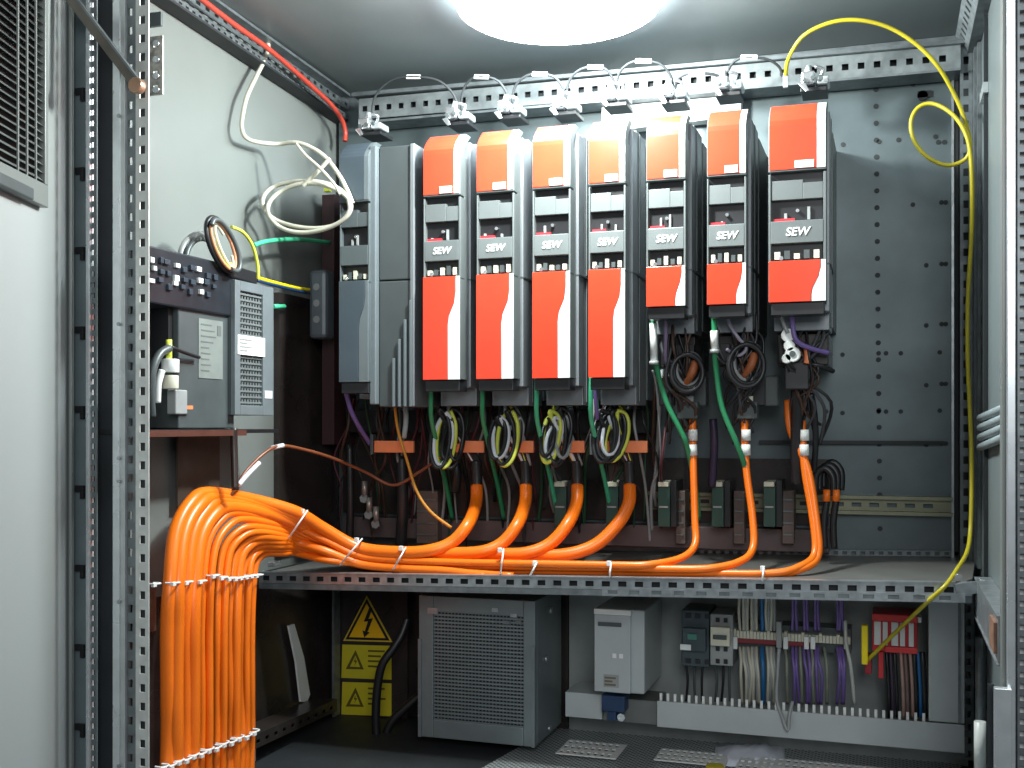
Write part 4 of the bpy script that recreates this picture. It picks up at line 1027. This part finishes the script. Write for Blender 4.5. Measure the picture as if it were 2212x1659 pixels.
wire('black_cable', [U(880, 1335, 1.98), U(868, 1370, 1.97), U(850, 1400, 1.96), U(826, 1435, 1.95), U(816, 1480, 1.95), U(812, 1540, 1.95), U(814, 1600, 1.95), U(822, 1680, 1.94)], .0085, black, 'black cable crossing in front of the two yellow stickers', None, 'cable')
wire('black_cable', [U(912, 1498, 1.99), U(880, 1525, 1.98), U(845, 1560, 1.97), U(832, 1600, 1.965), U(840, 1640, 1.95), U(850, 1690, 1.94)], .0085, black, 'black cable joining from the grilled box at lower left', None, 'cable')
ring(812, 1608, 846, 1606, 1.945, .014, 'white cable tie round the black cables at the bottom', .0022)
# grilled cooling box
bx = thing('fan_filter_box', U(1030, 1605, 1.9), 'blue grey steel box with grille front at bottom centre', 'box')
xa, xb = U(905, 1450, 1.90).x, U(1156, 1450, 1.90).x
ba, bb = -.572, -.312
MB().box(xa, xb, 1.912, 2.07, ba, bb).build('case', boxgrey, bx, .002)
fw = MB().box(xa, xa + .028, 1.90, 1.9115, ba, bb).box(xb - .022, xb, 1.90, 1.9115, ba, bb).box(xa + .0283, xb - .0223, 1.90, 1.9115, ba, ba + .033).box(xa + .0283, xb - .0223, 1.90, 1.9115, bb - .028, bb)
fw.build('front_frame', boxgrey, bx, .001)
MB().box(xa - .0005, xa + .006, 1.8965, 1.8995, ba, bb - .08).box(xb - .006, xb, 1.8965, 1.8995, ba, bb - .08).build('edge_strip', pm, bx)
gx0, gx1, gz0, gz1 = xa + .0283, xb - .0223, ba + .033, bb - .028
gb = MB(); n = 30
for k in range(n + 1):
    z = gz0 + (gz1 - gz0) * k / n; gb.box(gx0, gx1, 1.903, 1.9055, z - .0017, z + .0017)
gb.build('grille_slat', boxgrey, bx)
gb = MB(); n = 26
for k in range(n + 1):
    x = gx0 + (gx1 - gx0) * k / n; gb.box(x - .0011, x + .0011, 1.9062, 1.908, gz0, gz1)
gb.build('grille_bar', boxgrey, bx)
MB().box(gx0, gx1, 1.9105, 1.9118, gz0, gz1).build('grille_backing', black, bx)
p = U(935, 1320, 1.9); MB().box(p.x - .010, p.x + .010, 1.8985, 1.8999, p.z - .005, p.z + .006).build('badge', zinc, bx)
for (u, v, m_) in ((1070, 1318, zinc), (1110, 1330, zinc), (1120, 1345, zinc_d), (1095, 1345, zinc_d)):
    p = U(u, v, 1.9); MB().box(p.x - .006, p.x + .006, 1.8982, 1.8999, p.z - .003, p.z + .004).build('front_mark', m_, bx)
for (v, Y) in ((1325, 2.03), (1425, 2.0), (1582, 2.02)):
    z = U(1170, v, 1.95).z; MB().cyl((xb, Y - .04, z), (1, 0, 0), .006, .005, 10).build('side_screw', zinc, bx)
MB().slab([U(958, 1286, 1.96), U(1132, 1294, 1.96), U(1132, 1299, 1.96), U(958, 1291, 1.96)], (0, .05, 0)).build('top_bracket', zinc, bx)
# power supply
ps = thing('power_supply', U(1340, 1500, 1.92), 'silver grey power supply with blue plug underneath', 'power supply')
xa, xb = U(1283, 1400, 1.92).x, U(1391, 1400, 1.92).x; za, zb_ = U(1340, 1498, 1.92).z, U(1340, 1317, 1.92).z
MB().box(xa, xb, 1.925, 2.08, za, zb_).build('case', psu, ps, .003)
xm = U(1362, 1400, 1.92).x
MB().box(xa + .001, xm, 1.919, 1.9245, za + .001, zb_ - .010).build('front_panel', psu, ps, .001)
MB().box(xa + .0005, xm + .001, 1.917, 1.9248, zb_ - .0095, zb_).build('top_lip', white, ps, .001)
MB().box(xa + .008, xm - .016, 1.9165, 1.9188, zb_ - .030, zb_ - .023).build('slot', dgrey, ps)
MB().box(xa + .034, xa + .041, 1.9175, 1.9188, zb_ - .085, zb_ - .077).box(xa + .046, xa + .053, 1.9175, 1.9188, zb_ - .085, zb_ - .077).build('button', white, ps)
MB().box(xa + .018, xa + .045, 1.9178, 1.9188, za + .010, za + .032).build('rating_label', wgrey, ps)
mb = MB()
for k in range(3): mb.box(xa + .020, xa + .040 - .006 * (k % 2), 1.9168, 1.9177, za + .013 + .006 * k, za + .016 + .006 * k)
mb.build('label_print', mat('brown print', (.14, .11, .07)), ps)
p = U(1327, 1515, 1.95); MB().box(p.x - .021, p.x + .021, 1.94, 1.98, p.z - .017, p.z + .012).build('blue_plug', nav, ps, .002)
MB().box(p.x - .012, p.x + .004, 1.945, 1.975, p.z - .034, p.z - .0175).build('blue_plug_neck', nav, ps, .002); MB().cyl((p.x + .012, 1.95, p.z - .028), (0, 1, 0), .007, .01, 10).build('plug_screw', zinc_b, ps)
# small contactors
ca = thing('contactor', U(1500, 1440, 2.0), 'dark grey contactor right of the power supply', 'contactor')
xa, xb = U(1472, 1400, 2.0).x, U(1532, 1400, 2.0).x; za, zb_ = U(1500, 1440, 2.0).z, U(1500, 1318, 2.0).z
ct_ = mat('blue black casing', (.05, .07, .08), .4, 0, .2)
MB().box(xa, xb, 2.0, 2.08, za, zb_).build('case', ct_, ca, .002)
MB().box(xa + .004, xb - .004, 1.985, 1.9995, za + .03, zb_ - .03).build('front_block', ct_, ca, .002)
mb = MB(); mb2 = MB()
for k in range(3):
    x = xa + .008 + k * .017; mb.box(x, x + .009, 1.9975, 1.9998, zb_ - .014, zb_ - .006).box(x, x + .009, 1.9975, 1.9998, za + .006, za + .014)
mb.build('terminal', black, ca); MB().box(xa + .001, xa + .02, 1.982, 1.9845, za + .032, za + .042).build('white_tag', white, ca)
MB().box(xa + .014, xa + .03, 1.982, 1.9845, zb_ - .050, zb_ - .040).build('green_button', mat('sea green', (.06, .2, .16)), ca)
cb = thing('circuit_breaker', U(1558, 1440, 2.0), 'cream white circuit breaker between contactor and terminals', 'circuit breaker')
xa, xb = U(1534, 1400, 2.0).x, U(1583, 1400, 2.0).x; za, zb_ = U(1558, 1438, 2.0).z, U(1558, 1327, 2.0).z
MB().box(xa, xb, 2.0, 2.08, za, zb_).build('case', wgrey, cb, .0015); MB().box(xa + .003, xb - .003, 1.982, 1.9995, za + .038, zb_ - .020).build('front_block', cream, cb, .0015)
mb = MB()
for z in (zb_ - .010, za + .008, za + .030):
    for x in (xa + .010, xb - .016): mb.box(x, x + .007, 1.9985, 1.9998, z - .004, z + .004)
mb.build('terminal', black, cb); MB().box(xa + .008, xb - .008, 1.978, 1.9815, za + .05, za + .058).build('toggle', dgrey, cb, .001)
for k, u in enumerate((1482, 1500, 1518, 1545, 1562, 1576)):
    wire('black_wire', [U(u, 1436, 2.03), U(u + random.uniform(-4, 4), 1470, 2.03), U(u + random.uniform(-4, 4), 1515, 2.03)], .0022, black if k % 2 == 0 else dgrey, 'short dark wire below the contactor and breaker', 'dark wires below contactor and breaker')
# terminal row
tb = thing('terminal_strip', U(1700, 1400, 2.02), 'cream terminal strip with red markers right of the breaker', 'terminal strip')
za, zb_ = U(1700, 1384, 2.02).z, U(1700, 1368, 2.02).z
x0, x1 = U(1584, 1380, 2.02).x, U(1838, 1380, 2.02).x
MB().box(x0, x1, 2.03, 2.08, za - .018, zb_ + .012).build('base', dgrey, tb)
n = 34
mb = MB()
for k in range(n):
    a = x0 + (x1 - x0) * k / n; mb.box(a, a + (x1 - x0) / n * .86, 2.018, 2.0295, za, zb_ + (.003 if k % 5 == 0 else 0))
mb.build('terminal', cream, tb)
MB().box(x0, U(1678, 1380, 2.02).x, 2.021, 2.0295, za - .009, za - .0005).box(U(1700, 1380, 2.02).x, U(1762, 1380, 2.02).x, 2.021, 2.0295, za - .009, za - .0005).build('red_marker', mat('dark red marker', (.22, .02, .025)), tb)
for u in (1588, 1697, 1742, 1756, 1828):
    p = U(u, 1385, 2.01); MB().box(p.x - .004, p.x + .004, 2.008, 2.0175, p.z - .014, p.z + .008).build('end_clamp', white, tb, .001)
p = U(1683, 1380, 2.0); MB().box(p.x - .005, p.x + .004, 2.0, 2.0175, p.z - .016, p.z + .03).build('partition', wgrey, tb, .001)
def drop(u, m, nm, gp, lb, top=True, bot=True, r=.0027):
    if top: wire(nm, [U(u, 1285, 2.0), U(u + random.uniform(-2, 2), 1320, 2.01), U(u + random.uniform(-2, 2), 1362, 2.02)], r, m, lb + ' above the terminal strip', gp + ' above the strip')
    if bot: wire(nm, [U(u, 1398, 2.02), U(u + random.uniform(-1, 5), 1425, 1.998), U(u + random.uniform(2, 8), 1460, 1.995), U(u + random.uniform(0, 8), 1520, 2.02)], r, m, lb + ' below the terminal strip', gp + ' below the strip')
for u in (1598, 1606, 1616, 1624, 1634, 1656, 1666): drop(u, beige, 'beige_wire', 'beige wires', 'beige wire')
for u in (1611, 1629, 1661, 1672): drop(u, wgrey, 'grey_wire', 'grey wires', 'grey wire')
drop(1646, blu, 'blue_wire', 'blue wires', 'blue wire left of the partition', r=.0036)
for u in (1712, 1720, 1736, 1744, 1762, 1768, 1808, 1815, 1820): drop(u, pur, 'violet_wire', 'violet wires', 'violet wire')
for u in (1695, 1728, 1752, 1780): drop(u, mat('olive grey wire', (.22, .24, .19)), 'olive_grey_wire', 'olive grey wires', 'olive grey wire', top=False)
wire('white_wire', [U(1826, 1340, 2.0), U(1828, 1390, 1.995), U(1838, 1440, 1.99), U(1846, 1522, 2.0)], .0032, mat('pale olive wire', (.45, .47, .43)), 'pale wire hanging at the right end of the terminal strip')
wire('black_wire', [U(1683, 1400, 1.99), U(1680, 1450, 1.985), U(1678, 1510, 1.965), U(1690, 1550, 1.955), U(1702, 1578, 1.95), U(1705, 1545, 1.955), U(1712, 1515, 1.965)], .0030, wgrey, 'dark looped wire hanging over the trunking front')
# red module
rm = thing('red_terminal_module', U(1925, 1410, 1.98), 'red terminal module with five white bars', 'terminal module')
xa, xb = U(1884, 1370, 1.98).x, U(1982, 1370, 1.98).x; za, zb_ = U(1930, 1411, 1.98).z, U(1930, 1328, 1.98).z
MB().box(xa, xb, 1.99, 2.06, za, zb_).build('case', crim, rm, .0015)
MB().box(xa, xb, 1.982, 1.9895, zb_ - .012, zb_ - .0003).build('cap', mat('bright red cap', (.75, .05, .05), .35), rm, .001); MB().box(xa + .02, xb, 1.982, 1.9895, za + .0003, za + .010).build('cap', mat('bright red cap', (.75, .05, .05)), rm, .001)
for k in range(5):
    a = xa + .003 + (xb - xa - .003) * k / 5; MB().box(a, a + (.011 if k in (0, 2) else .008), 1.984, 1.9895, za + .0115, zb_ - .0135).build('white_bar', white, rm, .0006)
MB().box(xb + .0006, xb + .006, 1.985, 2.05, zb_ - .012, zb_ - .003).build('end_piece', white, rm)
MB().box(xa - .012, xa - .001, 1.99, 2.04, za - .04, za - .012).build('red_foot', mat('dark crimson', (.35, .015, .03)), rm, .001)
MB().box(xa + .010, xa + .018, 1.985, 2.0, za - .045, za - .0005).build('red_lead', crim, rm, .001)
for k, (u, m_, r) in enumerate([(1917, black, .003), (1925, mat('dark violet', (.05, .03, .06)), .003), (1934, black, .003), (1948, pink, .003), (1957, mat('brown pink wire', (.2, .13, .12)), .003), (1968, pink, .0028), (1976, black, .0035), (1985, blu, .003), (1994, black, .0045)]):
    wire('module_wire', [U(u - 2, 1408, 2.0), U(u, 1440, 1.995), U(u + 3, 1490, 1.995), U(u + 4, 1550, 2.0)], r, m_, ['first', 'second', 'third', 'fourth', 'fifth', 'sixth', 'seventh', 'eighth', 'ninth'][k] + ' wire from the left under the red terminal module', 'wires under the red module')
# trunking
tk = thing('cable_trunking', U(1700, 1600, 1.97), 'grey slotted trunking along the bottom of the terminals', 'trunking')
za, zm = -.533, -.487
x0, x1 = U(1419, 1540, 1.96).x, U(2084, 1560, 1.96).x
MB().box(x0, x1, 1.96, 1.963, za, zm).build('front_cover', duct, tk, .001)
MB().box(x0, x1, 1.964, 2.04, za, za + .003).build('bottom', duct, tk)
mb = MB(); a = x0 + .004
while a < U(2005, 1540, 1.965).x:
    mb.box(a, a + .0045, 1.965, 1.967, zm - .005, zm + .013); a += .0125
mb.build('tooth', white, tk)
xe = U(2005, 1540, 1.96).x
MB().box(xe + .001, x1, 1.965, 2.0, zm + .001, -.268).build('vertical_duct', duct, tk, .001)
MB().box(x1 - .010, x1 - .006, 1.962, 1.9645, zm + .001, -.268).build('duct_seam', zinc_d, tk)
xs, xt = U(1221, 1530, 1.965).x, U(1300, 1530, 1.965).x
MB().box(xs, xt, 1.965, 2.05, za + .003, zm - .002 + .004).build('end_cover', duct, tk, .001)
MB().box(xt + .001, x0 - .001, 1.972, 2.05, za + .0, zm - .004).build('recessed_cover', mat('shadow grey duct', (.14, .145, .14), .5), tk, .001)
# room reflections on the floor drawn as white strips, then the vent plate
for (ua, ub, v0, v1, lb) in ((1200, 1335, 1594, 1626, 'left'), (1412, 1570, 1614, 1640, 'middle'), (1585, 2012, 1628, 1668, 'right')):
    P = UZ(ua, v1, ZF + .012); Q = UZ(ub, v1 + (ub - ua) * .05, ZF + .012); T = UZ(ua, v0, ZF + .012)
    dvv = (Q - P).normalized(); wv = Vector((0, T.y - P.y, 0)); Q = P + Vector(((Q - P).x, 0, 0))
    mb = MB(); n_ = 3 if lb != 'right' else 4
    for j in range(n_): mb.perf(P + wv * (j / n_), Q + wv * (j / n_), wv / n_ * .98, (0, 0, -.002), .0125, .5, .5)
    tag(mb.build('reflection_strip', white), 'perforated strip drawn as a room reflection on the cabinet floor, %s one of three' % lb, 'reflection strip', 'room reflections drawn as bright floor strips')
vp = thing('perforated_floor_plate', (-.3, 1.8, ZF), 'perforated steel vent plate lying at the bottom of the cabinet', 'vent plate')
P0, P1, P2, P3 = UZ(1200, 1568, ZF + .004), UZ(2075, 1642, ZF + .004), U(2075, 1720, 1.5), U(960, 1720, 1.5)
P2 = Vector((XR - .04, 1.5, ZF + .004)); P3 = Vector((UZ(1000, 1700, ZF + .004).x - .05, 1.5, ZF + .004))
MB().slab([P0, P1, P2, P3], (0, 0, -.003)).build('sheet', pf, vp)
# crumpled clear film and a yellow cap lying on the plate
fm = thing('plastic_film', UZ(1620, 1640, ZF + .01), 'crumpled glossy plastic film lying on the vent plate', 'plastic film')
random.seed(9)
vs = []; fs = []; nx, ny = 16, 6
for i in range(nx):
    for j in range(ny):
        u = 1545 + i * 10; base = UZ(u, 1655 - 10 * j, ZF + .006)
        vs.append(base + Vector((0, 0, max(0, .013 * math.sin(math.pi * j / (ny - 1)) * math.sin(math.pi * i / (nx - 1)) + random.uniform(-.003, .004)))))
for i in range(nx - 1):
    for j in range(ny - 1): a = i * ny + j; fs.append((a, a + ny, a + ny + 1, a + 1))
o = MB().add(vs, fs, True).build('film', mat('glossy film', (.80, .82, .92), .15, 0, .05), fm)
so = o.modifiers.new('thickness', 'SOLIDIFY'); so.thickness = .0015
p = UZ(1545, 1668, ZF + .005)
tag(MB().cyl(p, (0, 0, 1), .02, .012, 16, .014).build('yellow_disc', stick), 'yellow cap at the very bottom edge below the film', 'cap')

# grey ribbed conduits on the right wall
cg = thing('conduit_bundle', UX(2150, 920, XR - .01), 'four grey conduits strapped side by side on the right wall', 'conduit')
for k in range(4):
    v = 893 + k * 21
    MB().tube([UX(2118, v + 10, XR - .010), U(2186, v - 18, 1.435)], .0058, 10).build('conduit', mat('blue grey conduit', (.22, .26, .27), .45), cg)
tag(MB().box(XR - .008, XR - .0005, UX(2128, 200, XR).y, UX(2136, 200, XR).y, UX(2132, 212, XR).z, UX(2132, 190, XR).z).build('wall_clip', zinc_b), 'small bright clip high on the right wall', 'clip')
